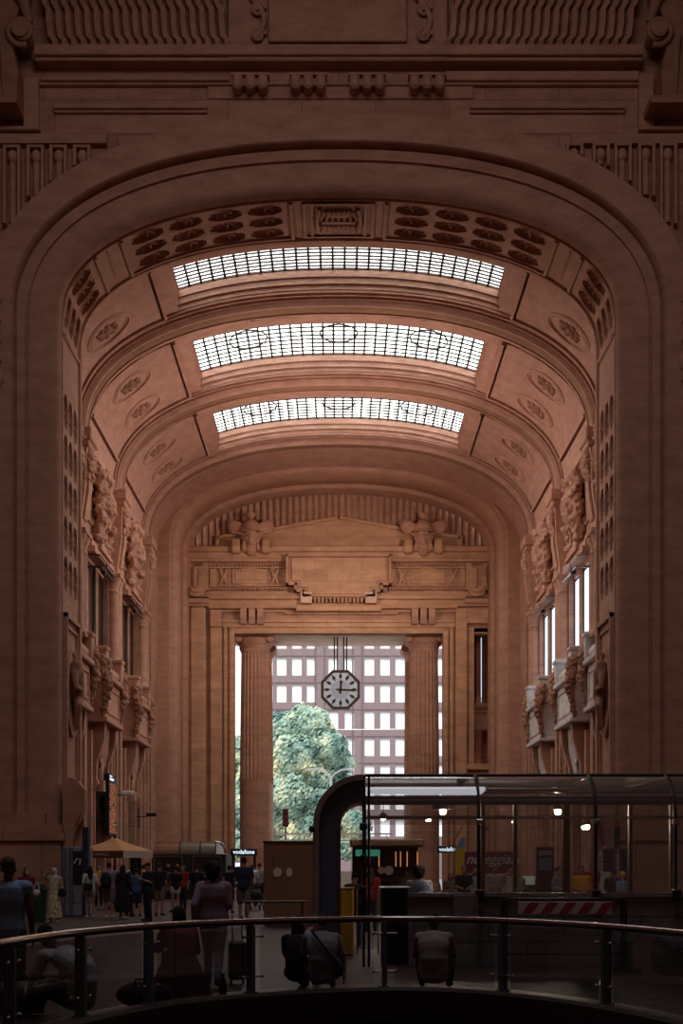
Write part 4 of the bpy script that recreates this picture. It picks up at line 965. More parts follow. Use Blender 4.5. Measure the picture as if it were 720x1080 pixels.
L1 = [(P(325, 768), 2.1), (P(300, 772), 2.2), (P(345, 790, -1), 1.9), (P(285, 795), 2.4), (P(312, 800, -1.2), 2.6), (P(330, 818), 2.4), (P(356, 805), 1.5), (P(270, 820), 2.5), (P(300, 838, -1), 2.8), (P(335, 846), 2.5), (P(362, 830), 1.3), (P(352, 862), 2.0), (P(280, 862), 2.6), (P(315, 872), 2.6), (P(255, 850), 2.2), (P(250, 795), 2.0), (P(372, 870), 1.6), (P(318, 755), 1.2), (P(335, 758), 1.1)]
tree('large leafy tree seen through the portal, in front of the office block', ox(305, D), D, 15, L1, 1100, 3, .21)
D = 150
L2 = [(P(235, 830), 3), (P(262, 850), 3), (P(292, 870), 3), (P(330, 880), 2.8), (P(225, 870), 3.2), (P(258, 885), 3), (P(370, 888), 2.2)]
tree('lower tree behind the large one, mostly covered by it', ox(305, D), D, 8, L2, 200, 5, .4)
# street lamp with two arms, overhead wire, signal, white railing
d = 105; t = thing('street_lamp', (ox(349, d), d, 0), 0, 'pale two-armed street lamp in front of the tree', 'street lamp')
m = MB(); m.tube([(0, 0, 0), (0, 0, 4), (0, 0, oz(819, d))], [.12, .09, .07], 8); m.build('pole', 'white', t, smooth=60)
for s, n in ((-1, 0), (1, 0)):
    m = MB(); hz = oz(819, d); m.tube([(0, 0, hz-.1), (s*.3, 0, hz+.25), (s*.8, 0, hz+.5), (s*1.3, 0, hz+.55)], .06, 8); a = m.build('arm', 'white', t, smooth=60)
    m = MB(); m.ell((s*1.45, 0, hz+.52), (.32, .14, .09), 10); m.build('head', 'white', t, smooth=60)
m = MB(); m.tube([(x, 140, oz(769, 140)-.35*math.cos(x/14)+.3) for x in range(-20, 21, 2)], .05, 6); tag(m.build('hanging_wire', 'white'), 'thin overhead wire crossing the street in front of the offices', 'wire')
d = 98.5; t = thing('traffic_signal', (ox(301, d), d, 0), 0, 'dark red boxed signal on a thin post, left of the pavilion arch', 'signal')
m = MB(); m.tube([(0, 0, 0), (0, 0, oz(868, d))], .06, 8); m.build('post', 'iron', t); m = MB(); m.bbox(-.2, .2, -.18, .18, oz(872, d), oz(853, d), .05); m.build('housing', 'bag_maroon', t)
for k in range(3):
    m = MB(); m.lathe((0, -.18, oz(869-k*6, d)+.1), [(.11, 0), (.13, .02), (.12, .12)], 12, Matrix.Rotation(PI/2, 4, 'X')); m.build('lens', 'cloth_maroon', t)
d = 97.9; t = thing('white_railing', (ox(306, d), d, -.05), 0, 'white parapet railing lit by the daylight behind the brown hoarding', 'railing')
m = MB(); hb = oz(878, d); m.box(-1.8, 7.0, -.05, .05, hb-.1, hb); m.box(-1.8, 7.0, -.04, .04, hb-.55, hb-.45); m.box(-1.8, 7.0, -.04, .04, 0.05, 1.3); m.build('rail', 'white', t)
for k in range(8):
    m = MB(); m.box(-1.8+k*1.2, -1.74+k*1.2, -.04, .04, 0, hb); m.build('post', 'white', t)
# ================================================================== inside, standing on the floor
def P2(px, d): return (px-357)*d/1500.0
# brown cork-like hoarding with pale dots
d = 40; t = thing('hoarding', (P2(304, d), d, 0), 0, 'tall brown cork-like hoarding box with two pale dots on its side', 'hoarding'); hz = oz(887, d); hw = (330-278)/2*d/1500.0
m = MB(); m.bbox(-hw, hw, 0, 2.2, 0, hz, .02); m.build('body', 'cork', t)
m = MB(); m.box(-hw-.03, hw+.03, -.03, 2.23, hz-.05, hz); m.build('cap', 'iron', t)
def disc(mb, x, y, z_, rx, rz, th=.012, n=28): mb.prism([(x+rx*math.cos(2*PI*k/n), z_+rz*math.sin(2*PI*k/n)) for k in range(n)], y-th, y+th)
for px, r in ((292.5, .12), (305, .085)):
    m = MB(); disc(m, P2(px, d)-t.location.x, -.01, oz(920, d), r, .13); m.build('dot', 'cream_cloth', t)
m = MB(); m.box(P2(288, d)-t.location.x-.03, P2(288, d)-t.location.x+.03, -.02, 0, oz(908, d), oz(902, d)); m.build('small_plate', 'copper', t)
# horizontal barrier rail in front of it
d = 38; t = thing('barrier_rail', (P2(289, d), d, 0), 0, 'low steel barrier rail in front of the brown hoarding', 'barrier')
m = MB(); m.tube([(-.85, 0, oz(951, d)), (.85, 0, oz(951, d))], .03, 8); m.build('bar', 'bronze', t)
for x in (-.75, .75):
    m = MB(); m.tube([(x, 0, 0), (x, 0, oz(951, d))], .025, 8); m.lathe((x, 0, 0), [(.1, 0), (.1, .02), (.03, .03)], 12); m.build('post', 'iron', t)
# dark shop booth with a round copper roof edge
d = 70; t = thing('shop_booth', (P2(199, d), d, 0), 0, 'dark shop booth with rounded metal roof edge by the marble end wall', 'booth'); hw = 39*d/1500.0; bz = oz(901, d)
m = MB(); m.bbox(-hw, hw, 0, 5, 0, bz, .04); m.build('body', 'black', t)
prof = [(0, 0), (.02, .25), (.12, .45), (.3, .58), (.55, .64), (4.9, .64), (4.9, 0)]
for a, b, mt in ((-hw+.1, -hw+1.35, 'copper'), (-hw+1.4, -hw+2.35, 'roof_metal'), (-hw+2.4, hw-.5, 'roof_metal')):
    if 'roof_metal' not in MATS: plain('roof_metal', (.16, .14, .10), .35, .6)
    m = MB(); m.prism([(y, bz+q) for y, q in prof], a, b, 'yz'); m.build('roof_panel', mt, t, smooth=40)
if True:
    m = MB(); m.tube([(hw-.5+.5*math.sin(a), -.02, bz+.62*math.cos(a)) for a in [k*PI/16 for k in range(9)]], .05, 8); m.tube([(hw-.45, -.05, bz), (hw, -.05, bz)], .05, 8); m.build('curved_end', 'steel', t, smooth=60)
for a in (-.95, .95):
    m = MB(); m.box(a-.62-.1, a+.62, -.05, .0, .3, bz-.12); m.build('poster', 'iron', t)
    m = MB(); m.box(a-.62-.14, a-.62-.1, -.07, 0, .26, bz-.08); m.box(a+.62, a+.66, -.07, 0, .26, bz-.08); m.box(a-.76, a+.66, -.07, 0, bz-.12, bz-.08); m.build('poster_frame', 'steel', t)
    m = MB(); m.lathe((a-.05, -.055, bz-.55), [(.09, 0), (.09, .01)], 14, Matrix.Rotation(PI/2, 4, 'X')); m.box(a-.4, a+.3, -.06, -.05, bz-.95, bz-.9); m.box(a-.3, a+.2, -.06, -.05, bz-1.1, bz-1.06); m.build('poster_print', 'cloth_grey', t)
for x in (-hw+1.37, -hw+2.37, hw-.5):
    m = MB(); m.tube([(x, -.03+y, bz+q+.02) for y, q in prof[:5]], .035, 6); m.build('roof_seam', 'iron', t)
# lit shop sign
d = 66; t = thing('shop_sign', (P2(257, d), d, 0), 0, 'small lit shop sign on a dark post left of the brown hoarding', 'sign')
m = MB(); m.bbox(-.62, .62, 0, .16, 2.12, 2.45, .03); m.build('panel', 'black', t); m = MB(); m.tube([(.5, .08, 0), (.5, .08, 2.2)], .06, 8); m.tube([(-.5, .08, 0), (-.5, .08, 2.2)], .06, 8); m.build('post', 'iron', t)
emis('letter_light', (.75, .88, 1), 1.2); text('vodafone', .27, 'letter_light', (0, -.01, 2.29), (PI/2, 0, 0), t, 'lettering', .006, bold=.004)
# parasol with a lettered valance
d = 55; ax = P2(121, d); t = thing('parasol', (ax, d, 0), math.radians(-24), 'square orange-cream market parasol with lettered valance by the left pier', 'parasol')
m = MB(); za, zb = oz(884, d), oz(897.5, d); hs = 1.06
cs = [(-hs, -hs), (hs, -hs), (hs, hs), (-hs, hs)]; rows = [[(x*.06, y*.06, za) for x, y in cs]]
for f, dz in ((.35, .02), (.7, .0), (1, 0)): rows.append([(x*f, y*f, za+(zb-za)*f-dz) for x, y in cs])
m.grid(rows, close_u=True); m.grid([[(x, y, z-.02) for x, y, z in r] for r in rows], close_u=True); m.build('canopy', 'orange_cloth', t)
for k in range(4):
    (x0, y0), (x1, y1) = cs[k], cs[(k+1) % 4]; m = MB(); n = 12; top = []; bot = []
    m.grid([[(x0+(x1-x0)*j/n, y0+(y1-y0)*j/n, q) for j in range(n+1)] for q in (zb, zb-.14, zb-.27)]); m.build('valance', 'cream_cloth' if k == 1 else 'umber_cloth', t) if 'umber_cloth' in MATS or plain('umber_cloth', (.12, .05, .035), .9) else None
text('CE NAPOLI', .17, 'cream_cloth', (0, -hs-.012, zb-.14), (PI/2, 0, 0), t, 'lettering', .003)
m = MB(); m.tube([(0, 0, 0), (0, 0, za+.1)], .035, 10); m.lathe((0, 0, 0), [(.35, 0), (.35, .06), (.08, .1), (.05, .3)], 16); m.build('pole', 'iron', t, smooth=40)
m = MB()
for x, y in cs: m.tube([(0, 0, za-.12), (x, y, zb)], .014, 6)
m.build('ribs', 'iron', t); m = MB(); m.ell((0, 0, za+.06), (.07, .07, .09), 10); m.build('finial', 'iron', t)
# vertical cafe menu sign under it
t = thing('menu_sign', (P2(143, 56), 56, 0), 0, 'narrow black upright board with pale lettering under the parasol edge', 'sign'); m = MB(); m.bbox(-.22, .22, 0, .06, 0, oz(895, 56), .02); m.build('board', 'black', t)
text('NAPOLI', .26, 'cream_cloth', (0, -.005, 1.45), (PI/2, -PI/2, 0), t, 'lettering', .003)
# departure board on the left wall
t = thing('departure_board', (-10.62, 66.3, 4.6), 0, 'tall departure board with rows of orange lines on the left wall', 'display board')
m = MB(); m.bbox(-.14, .1, -1.05, 1.05, -1.55, 1.3, .03); m.box(-.48, -.1, -.2, .2, -.3, .3); m.build('casing', 'black', t)
emis('amber_text', (1.0, .30, .10), .38); m = MB(); R2 = random.Random(4)
for k in range(20):
    y = -.95
    while y < .9:
        l = R2.choice((.06, .1, .16, .25)); 
        if R2.random() < .8: m.box(.1, .115, y, min(y+l, .95), .78-k*.115, .84-k*.115)
        y += l+.05
m.build('lettering', 'amber_text', t); m = MB(); m.box(.1, .115, -.9, .2, 1.0, 1.1); m.box(.1, .115, -.9, -.3, 1.16, 1.22); m.build('heading', 'letter_light', t)
for sg, yy, zz, nm in ((-1, 66.9, 4.25+.9, 'pale'), (-1, 76.9, 4.4, 'dark')):
    t = thing('security_camera', (-10.3, yy+(1.4 if nm == 'pale' else 0), zz), 0, '%s security camera on the left wall, %s' % (nm, 'beside the departure board' if nm == 'pale' else 'between the board and the shop booth'), 'camera', 'wall cameras')
    m = MB(); m.bbox(-.1, .45, -.12, .1, -.1, .1, .03); m.build('body', 'white' if nm == 'pale' else 'iron', t); m = MB(); m.tube([(-.8, 0, -.1), (-.1, 0, -.1), (0, 0, 0)], .035, 6); m.tube([(-.5, 0, -.7), (-.5, 0, .4)], .04, 6); m.build('bracket', 'iron', t)
plain('bin_green', (.025, .05, .04), .8)
# ticket kiosk with dark blue pillars at the left pier
t = thing('news_kiosk', (P2(82, 47), 47, 0), 0, 'narrow grey-blue kiosk with upright pillars against the left pier', 'kiosk')
kz = oz(893, 47); m = MB(); m.bbox(-.42, .28, 0, 1.2, 0, kz, .03); m.build('body', 'masonry_grey', t)
for x in (-.45, -.2, .26):
    m = MB(); m.bbox(x-.05, x+.05, -.12, 0, 0, kz, .02); m.build('pillar', 'blue_metal', t)
m = MB(); m.bbox(.18, .36, -.16, .3, 0, kz+.65, .02); m.build('tall_post', 'navy', t)
m = MB(); m.box(-.15, .16, -.06, -.01, 1.1, kz-.15); m.build('glazed_panel', 'dark_glass', t)
m = MB(); m.tube([(-.1, -.08, kz-.55), (-.02, -.08, kz-.4), (.1, -.08, kz-.42), (.08, -.08, kz-.6)], .03, 6); m.build('emblem', 'white', t)
t = thing('green_bin', (P2(40, 42), 42, 0), 0, 'green litter bin standing behind the woman in maroon', 'bin'); m = MB(); m.lathe((0, 0, 0), [(.22, 0), (.27, .9), (.29, .92), (.29, .98), (.2, 1.0)], 20); m.build('drum', 'bin_green', t, smooth=40); m = MB(); m.lathe((0, 0, 1.0), [(.27, 0), (.22, .12), (.05, .18)], 20); m.build('lid', 'bin_green', t, smooth=40)
# ================================================================== the glass pavilion right of the middle
PD = 23.6; k_ = PD/1500.0
def vx(px): return (px-357)*k_
def vz(py): return 1.7+(912-py)*k_
# masonry wall that carries the glazing
m = MB(); m.box(vx(431), 9.8, PD, PD+.35, 0, vz(946)); m.box(vx(431), 9.8, PD-.05, PD+.4, vz(946), vz(942)); m.box(9.4, 9.8, PD, 31, 0, vz(946))
struct(m.build('wall_parapet', 'masonry_grey'))
m = MB(); m.lathe((vx(491), PD+.02, 0), [(.24, 0), (.24, vz(944))], 28); struct(m.build('column_pier', 'masonry_grey', smooth=40))
t = thing('glass_pavilion', (vx(357), PD, 0), 0, 'long glass pavilion with a curved eave behind the crowd barrier', 'pavilion')
ztop = vz(816); zc = ztop-.78; rad = .78
def eave(y0, n=9): return [(y0+rad-rad*math.cos(a), zc+rad*math.sin(a)) for a in [PI/2*i/n for i in range(n+1)]]
YB = PD+5.6
prof = [(PD-.02, vz(943)), (PD-.02, zc)]+eave(PD-.02)[1:]+[(YB, ztop)]
xl, xr = vx(384), 9.8
panes = [384, 505, 628, 712, 800, 900, 980]
for a, b in zip(panes[:-1], panes[1:]):
    m = MB(); m.grid([[(vx(a)+.015, y, q), (vx(b)-.015, y, q)] for y, q in (prof if a > 400 else [(PD-.02, vz(870))]+prof[1:])]); m.build('glass_panel', 'canopy_glass', t, smooth=60)
m = MB(); m.grid([[(x, YB, .9), (x, YB, ztop)] for x in (xl, xr)]); m.build('rear_glass', 'glass', t)
def rib(px, r=.035, lo=943): 
    x = vx(px); m = MB(); pp = [(x, y+.03, q-.0) for y, q in [(prof[0][0], vz(lo))]+prof[1:]]; m.tube(pp, r, 8); return m.build('rib', 'iron', t, smooth=60)
for px in panes[:-1]: rib(px, lo=958 if px == 384 else 943)
for px in (505, 628, 712):
    m = MB(); m.bbox(vx(px)-.07, vx(px)+.07, PD-.12, PD+.06, vz(950), vz(938), .02); m.build('foot_bracket', 'iron', t)
    m = MB(); m.bbox(vx(px)-.06, vx(px)+.06, PD-.1, PD+.02, vz(870), vz(864), .015); m.build('clamp', 'steel', t)
# eave tubes and horizontal rails
for yy, q, r, mt in ((PD+rad, ztop+.02, .03, 'iron'), (PD+.5, vz(838)-.04, .045, 'iron'), (PD+.34, vz(845), .05, 'iron'), (PD+.1, vz(862), .02, 'steel'), (PD+.55, vz(861), .03, 'iron'), (PD+1.3, vz(829), .05, 'steel'), (YB, ztop, .06, 'iron'), (YB-1.5, ztop-.05, .05, 'steel')):
    m = MB(); m.tube([(vx(385), yy, q), (xr, yy, q)], r, 8); m.build('rail', mt, t, smooth=60)
# inner posts
for px in (511, 547, 602, 717, 583+88):
    x = vx(px); m = MB(); w = .055 if px in (602, 511, 717) else .03; m.bbox(x-w, x+w, PD+.45, PD+.6, 0, vz(845), .01); m.build('inner_post', 'iron', t)
m = MB()
for px in (383.5, 389): m.tube([(vx(px), PD+.05, .0), (vx(px), PD+.05, vz(818))], .022, 8)
m.build('door_mullion', 'iron', t)
m = MB(); m.bbox(vx(379), vx(387), PD-.06, PD+.08, vz(876), vz(868), .02); m.build('lock_box', 'iron', t)
for yy in (938, 905): 
    m = MB(); m.bbox(vx(380), vx(386), PD-.04, PD+.05, vz(yy+4), vz(yy-4), .02); m.build('hinge', 'iron', t)
plain('brushed_edge', (.42, .33, .30), .45, .35)
# the thick hooped end frame in dark blue metal with its bright outer edge
def hoop(ro_, ri_, y0, y1, name, mt, x0=vx(330), zt=vz(817), n=16, xe=vx(383)):
    R_ = xe-x0; cx, cz = xe, zt-R_; m = MB(); rows = []
    path = [(PI, z_) for z_ in (0.0, cz)]
    for which in range(2): pass
    pts = [((-1, 0), 0.0), ((-1, 0), cz)]+[((-math.cos(a), math.sin(a)), None) for a in [PI/2*i/n for i in range(1, n+1)]]
    for (dx, dz), zz in pts:
        ring = []
        for e, y in ((ro_, y0), (ro_, y1), (ri_, y1), (ri_, y0)):
            r = R_-e
            ring.append((cx+dx*r, y, (zz if zz is not None else cz+dz*r)))
        rows.append(ring)
    m.grid(rows, close_u=True); m.add(rows[0], [(0, 1, 2, 3)]); m.add(rows[-1], [(0, 1, 2, 3)]); return m.build(name, mt, t, smooth=40)
hoop(.0, .06, PD-.12, PD+2.0, 'hoop_edge', 'brushed_edge'); hoop(.03, .10, PD-.2, PD-.05, 'hoop_tube', 'brushed_edge'); hoop(.1, .42, PD-.1, PD+.12, 'hoop_frame', 'blue_metal'); hoop(.42, .46, PD-.14, PD+1.4, 'hoop_lining', 'copper')
m = MB(); m.bbox(vx(326), vx(337), PD-.15, PD+.1, vz(878), vz(871), .02); m.build('shelf_bracket', 'iron', t)
for ch in t.children: ch.location.y -= PD
# low front between the hoop and the wall: dark cabinet, steel top
t2 = thing('dark_counter', (vx(418), PD+.6, 0), 0, 'dark counter block inside the pavilion left of the masonry wall', 'counter'); m = MB(); m.bbox(-.23, .23, 0, .6, 0, vz(938), .02); m.build('body', 'black', t2); m = MB(); m.bbox(-.26, .26, -.03, .63, vz(938), vz(936), .008); m.build('top', 'steel', t2)
t2 = thing('yellow_bin', (vx(367), PD+3, 0), 0, 'yellow bin standing behind the blue hooped frame', 'bin'); z9 = 1.7+(912-938)*(PD+3)/1500; m = MB(); m.bbox(-.13, .13, 0, .3, 0, z9, .03); m.build('body', 'yellow', t2); m = MB(); m.bbox(-.14, .14, -.01, .31, z9, z9+.04, .015); m.build('lid', 'orange_cloth', t2)
t2 = thing('glass_gate', (vx(392), PD+3.4, 0), 0, 'clear gate leaf beside the yellow bin', 'gate'); m = MB(); m.box(-.2, .2, 0, .02, .1, z9); m.build('leaf_panel', 'glass', t2); m = MB(); m.tube([(-.2, 0, 0), (-.2, 0, z9), (.2, 0, z9), (.2, 0, 0)], .02, 6); m.build('gate_frame', 'steel', t2)
# escalator balustrades rising out of the opening behind the glass
t2 = thing('escalator_handrail', (vx(505), PD+2.2, 0), 0, 'long dark escalator balustrade with a steel top inside the pavilion', 'balustrade')
m = MB(); m.box(-1.1, 6.5, 0, .12, 0, 1.05); m.build('skirt', 'iron', t2); m = MB(); m.tube([(-1.1, .06, 1.08), (6.5, .06, 1.08)], .04, 8); m.build('handrail', 'steel', t2)
# hanging lamps
for i, (px, py, d, r, s, lab) in enumerate(((467, 856, 27, .06, 260, 'bowl-shaded hanging lamp nearest the middle of the pavilion'), (588, 856, 26, 0.055, 900, 'brightest bare hanging lamp of the pavilion'), (619, 872, 29, .05, 500, 'lower hanging lamp right of the brightest one'), (404, 863, 33, .06, 100, 'pale hanging lamp deep inside the pavilion near the hoop'), (542, 874, 33, .025, 30, 'tiny copper-shaded lamp between two glazing bars'), (510, 876, 30, .02, 25, 'tiny lamp under a clamp of the glazing'))):
    if 'lamp%d' % s not in MATS: emis('lamp%d' % s, (1, .80, .58), s)
    x, zz = (px-357)*d/1500, 1.7+(912-py)*d/1500; zroof = ztop-.05
    t2 = thing('hanging_lamp', (x, d, zz), 0, lab, 'lamp', 'pavilion lamps')
    m = MB(); m.ell((0, 0, 0), r, 14); m.build('bulb', 'lamp%d' % s, t2, smooth=60)
    m = MB(); q = 1 if i in (0,) else .45
    m.lathe((0, 0, 0), [(.2*q, r*.6), (.21*q, r*.6+.06*q), (.16*q, r*.6+.14*q), (.08*q, r*.6+.2*q), (.03, r*.6+.22*q)], 18); m.build('shade', 'bronze', t2, smooth=50)
    if zroof-zz > .1: m = MB(); m.tube([(0, 0, r), (0, 0, zroof-zz)], .012, 6); m.build('cord', 'iron', t2)
# things behind the glass
def spot(px, d): return (px-357)*d/1500
d = 48; t = thing('rental_sign', (spot(517, d), d, 0), 0, 'magenta sign with white script lettering behind the pavilion glass', 'sign')
z0_, z1_ = oz(921, d), oz(898, d); hw = 29*d/1500
m = MB(); m.bbox(-hw, hw, 0, .15, z0_, z1_, .02); m.build('panel', 'magenta_sign', t); m = MB(); m.tube([(-hw+.1, .08, 0), (-hw+.1, .08, z0_+.1)], .04, 8); m.tube([(hw-.1, .08, 0), (hw-.1, .08, z0_+.1)], .04, 8); m.build('post', 'iron', t)
text('noleggiare', .46, 'cloth_white', (.12, -.01, (z0_+z1_)/2+.1), (PI/2, 0, 0), t, 'lettering', .004, shear=.35, bold=.006)
d = 60; t = thing('shop_sign', (spot(474, d), d, 0), 0, 'small lit shop sign seen through the glass near the middle lamp', 'sign')
m = MB(); m.bbox(-.5, .5, 0, .14, oz(899.5, d), oz(892, d), .03); m.build('panel', 'black', t); m = MB(); m.tube([(.4, .07, 0), (.4, .07, oz(898, d))], .05, 8); m.build('post', 'iron', t)
text('vodafone', .24, 'letter_light', (0, -.01, oz(895.8, d)), (PI/2, 0, 0), t, 'lettering', .006, bold=.004)
d = 44; t = thing('information_totem', (spot(575, d), d, 0), 0, 'dark information totem with a faint screen behind the pavilion glass', 'totem'); hw = 9*d/1500
m = MB(); m.bbox(-hw, hw, 0, .3, 0, oz(893, d), .03); m.build('body', 'black', t); m = MB(); m.box(-hw+.06, hw-.06, -.015, 0, oz(918, d), oz(905, d)); m.build('screen', 'blue_metal', t)
m = MB(); m.box(-hw+.05, hw-.05, -.015, 0, oz(902, d), oz(897, d)); m.build('header', 'cloth_grey', t)
d = 43; t = thing('display_cabinet', (spot(558, d), d, 0), 0, 'small pale-green lit display case beside the information totem', 'cabinet'); m = MB(); m.bbox(-.18, .18, 0, .3, 0, oz(933, d), .02); m.build('base', 'iron', t)
emis('case_light', (.75, .9, .65), .2); m = MB(); m.bbox(-.17, .17, .02, .28, oz(933, d), oz(924, d), .02); m.build('lit_case', 'case_light', t)
# brown counter shop inside the hall with green light and hanging copper pendants
d = 52; t = thing('bar_kiosk', (spot(408, d), d, 0), 0, 'dark red bar kiosk with green glow and pale round dots behind the hoop', 'kiosk'); hw = 36*d/1500
m = MB(); m.bbox(-hw, hw, .3, 2.5, 0, oz(935, d), .03); m.build('counter', 'cork', t); m = MB(); m.bbox(-hw, hw, 2.2, 2.5, 0, oz(893, d), .03); m.build('back_wall', 'bag_maroon', t)
m = MB(); m.bbox(-hw-.1, hw+.1, -.1, 2.6, oz(893, d), oz(885, d), .05); m.build('roof', 'copper', t)
emis('green_light', (.08, .5, .33), .3)
m = MB(); m.bbox(-hw+.1, -hw+1.0, .2, .3, oz(903, d), oz(896, d), .02); m.build('green_panel', 'green_light', t)
for px, r in ((390, .11), (402, .13), (410, .17)):
    m = MB(); disc(m, spot(px, d)-t.location.x, .2-.01*px/400, oz(918, d), r, r); m.build('dot', 'cream_cloth', t)
emis('amber_glow', (1, .42, .15), .55)
for px in (418, 423, 430, 441, 400):
    m = MB(); m.tube([(spot(px, d)-t.location.x, .6, oz(914, d)), (spot(px, d)-t.location.x, .6, oz(898, d))], .022, 6); m.build('pendant_strip', 'amber_glow', t)
for px, dd, lab in ((396, 58, 'left'), (440, 58, 'right')): pass
d = 46; t = thing('striped_flag_sign', (spot(483, d), d, 0), 0, 'narrow yellow and red feather banner behind the glass', 'banner'); m = MB(); m.tube([(-.12, 0, 0), (-.12, 0, oz(886, d)), (.15, 0, oz(876, d)+.15)], .02, 6); m.build('pole', 'steel', t)
m = MB(); m.prism([(-.12, .9), (.15, .9), (.2, 1.6), (.2, oz(894, d)), (-.1, oz(896, d))], -.01, .01); m.build('cloth', 'yellow', t); m = MB(); m.prism([(-.1, oz(896, d)), (.2, oz(894, d)), (.25, oz(882, d)), (.1, oz(884, d))], -.012, .012); m.build('top_cloth', 'cloth_blue', t)
d = 40; t = thing('striped_block', (spot(644, d), d, 0), 0, 'white block with dark diagonal marks behind the glass', 'block'); m = MB(); m.prism([(-.35, 0), (.4, 0), (.4, .95), (.1, .95), (.05, 1.5), (-.22, 1.5)], 0, .3); m.build('body', 'cloth_white', t)
m = MB()
for k in range(5): m.prism([(-.05+.05*k, 1.4-.17*k), (.06+.05*k, 1.36-.17*k), (.12+.05*k, 1.27-.17*k), (.0+.05*k, 1.3-.17*k)], -.012, 0)
m.build('marks', 'black', t)
d = 46; t = thing('blue_ticket_gate', (spot(651, d), d, 0), 0, 'pair of tall blue panels with a light strip behind the glass', 'gate')
for a in (-.28, .28):
    m = MB(); m.bbox(a-.17, a+.17, 0, .3, 0, oz(895, d), .02); m.build('panel', 'navy', t)
for a in (-.5, .0):
    m = MB()
    for k in range(8): m.box(a-.03, a+.03, -.02, 0, 1.05+.13*k, 1.13+.13*k)
    m.build('light_strip', 'cloth_white', t)
m = MB(); m.bbox(-.1, .1, .05, .25, oz(895, d), oz(872, d), .02); m.build('mast', 'iron', t)
# crowd barrier with striped board in front of the wall
d = 23.0; kk = d/1500; t = thing('crowd_barrier', ((595-357)*kk, d, 0), 0, 'steel crowd barrier with a red and white striped board by the grey wall', 'barrier')
def hoopb(x0, x1, zt, zb, y, r=.018): 
    b = .1; return [(x0, y, zb), (x0, y, zt-b), (x0+b*.3, y, zt-b*.3), (x0+b, y, zt), (x1-b, y, zt), (x1-b*.3, y, zt-b*.3), (x1, y, zt-b), (x1, y, zb)]
zt = 1.7+(912-948)*kk
for a, b, y in ((-66, 60, 0), (-63, 64, .12), (-59, 68, .24)):
    m = MB(); m.tube(hoopb(a*kk, b*kk, zt, .0+.06, y), .017, 8); m.tube([(a*kk, y, .25), (b*kk, y, .25)], .012, 6); m.tube([(a*kk, y-.18, .0), (a*kk, y, .2), (a*kk, y+.18, .0)], .012, 6); m.tube([(b*kk, y-.18, .0), (b*kk, y, .2), (b*kk, y+.18, .0)], .012, 6); m.build('frame', 'iron', t, smooth=60)
m = MB(); zb0, zb1 = 1.7+(912-964)*kk, 1.7+(912-951)*kk; m.bbox(-49*kk, 49*kk, -.06, -.03, zb0, zb1, .004); m.build('board', 'cloth_white', t)
for q in range(5):
    a = (-46+19.5*q)*kk; m = MB(); m.prism([(a, zb0+.005), (a+10*kk, zb0+.005), (a+19*kk, zb1-.005), (a+9*kk, zb1-.005)], -.066, -.06); m.build('stripe', 'red_stripe', t)
# handrail of the opening with glass panels and posts
t = thing('stair_railing', (0, 0, 0), 0, 'curved steel handrail with glass panels round the dark opening', 'railing')
m = MB(); pp = [(x, y, .985) for x, y in RS]; m.tube(pp, .042, 14); m.build('handrail', 'rail_steel', t, smooth=60)
# posts and panes cut the curve into panels
cum = [0]
for a, b in zip(RS[:-1], RS[1:]): cum.append(cum[-1]+math.dist(a, b))
def rp_(s):
    for i in range(1, len(cum)):
        if cum[i] >= s: f = (s-cum[i-1])/(cum[i]-cum[i-1]); return Vector((RS[i-1][0]+(RS[i][0]-RS[i-1][0])*f, RS[i-1][1]+(RS[i][1]-RS[i-1][1])*f))
    return Vector(RS[-1])
posts_px = (84, 158, 264, 402, 532, 640)       # posts as they stand round the far curve
def s_at_px(px):
    best = None
    for i in range(500):
        s = cum[-1]*i/500; p = rp_(s)
        if p.y < 9: continue
        e = abs(357+1500*p.x/p.y-px)
        if best is None or e < best[0]: best = (e, s)
    return best[1]
ps = [s_at_px(p) for p in posts_px]; gap = 1.75
pl = sorted(ps+[ps[0]-1.9*k for k in range(1, 7)]+[ps[-1]+1.9*k for k in range(1, 7)])
for s in pl:
    p = rp_(s); tg = (rp_(s+.05)-rp_(s-.05)).normalized(); rz = math.atan2(tg.y, tg.x); M = Matrix.Translation((p.x, p.y, 0)) @ Matrix.Rotation(rz, 4, 'Z')
    m = MB(); m.box(-.012, .012, -.05, .05, .1, .95, M); m.box(-.06, .06, -.07, .07, .09, .115, M)
    for e in (-.05, .05): m.box(-.03+e*.0, .03, e-.006, e+.006, .1, .93, M)
    m.build('post', 'blue_metal', t)
    for zz in (.30, .80):
        m = MB(); m.tube([M @ Vector((-.17, -.03, zz)), M @ Vector((.17, -.03, zz))], .012, 8)
        for e in (-.15, .15): m.ell(M @ Vector((e, -.04, zz)), .022, 10)
        m.build('clamp', 'steel', t, smooth=60)
for a, b in zip(pl[:-1], pl[1:]):
    n = 5; a2, b2 = a+.14, b-.14; m = MB(); m.grid([[(rp_(a2+(b2-a2)*i/n).x, rp_(a2+(b2-a2)*i/n).y, q) for i in range(n+1)] for q in (.13, .92)]); m.build('glass_panel', 'rail_glass', t, smooth=60)
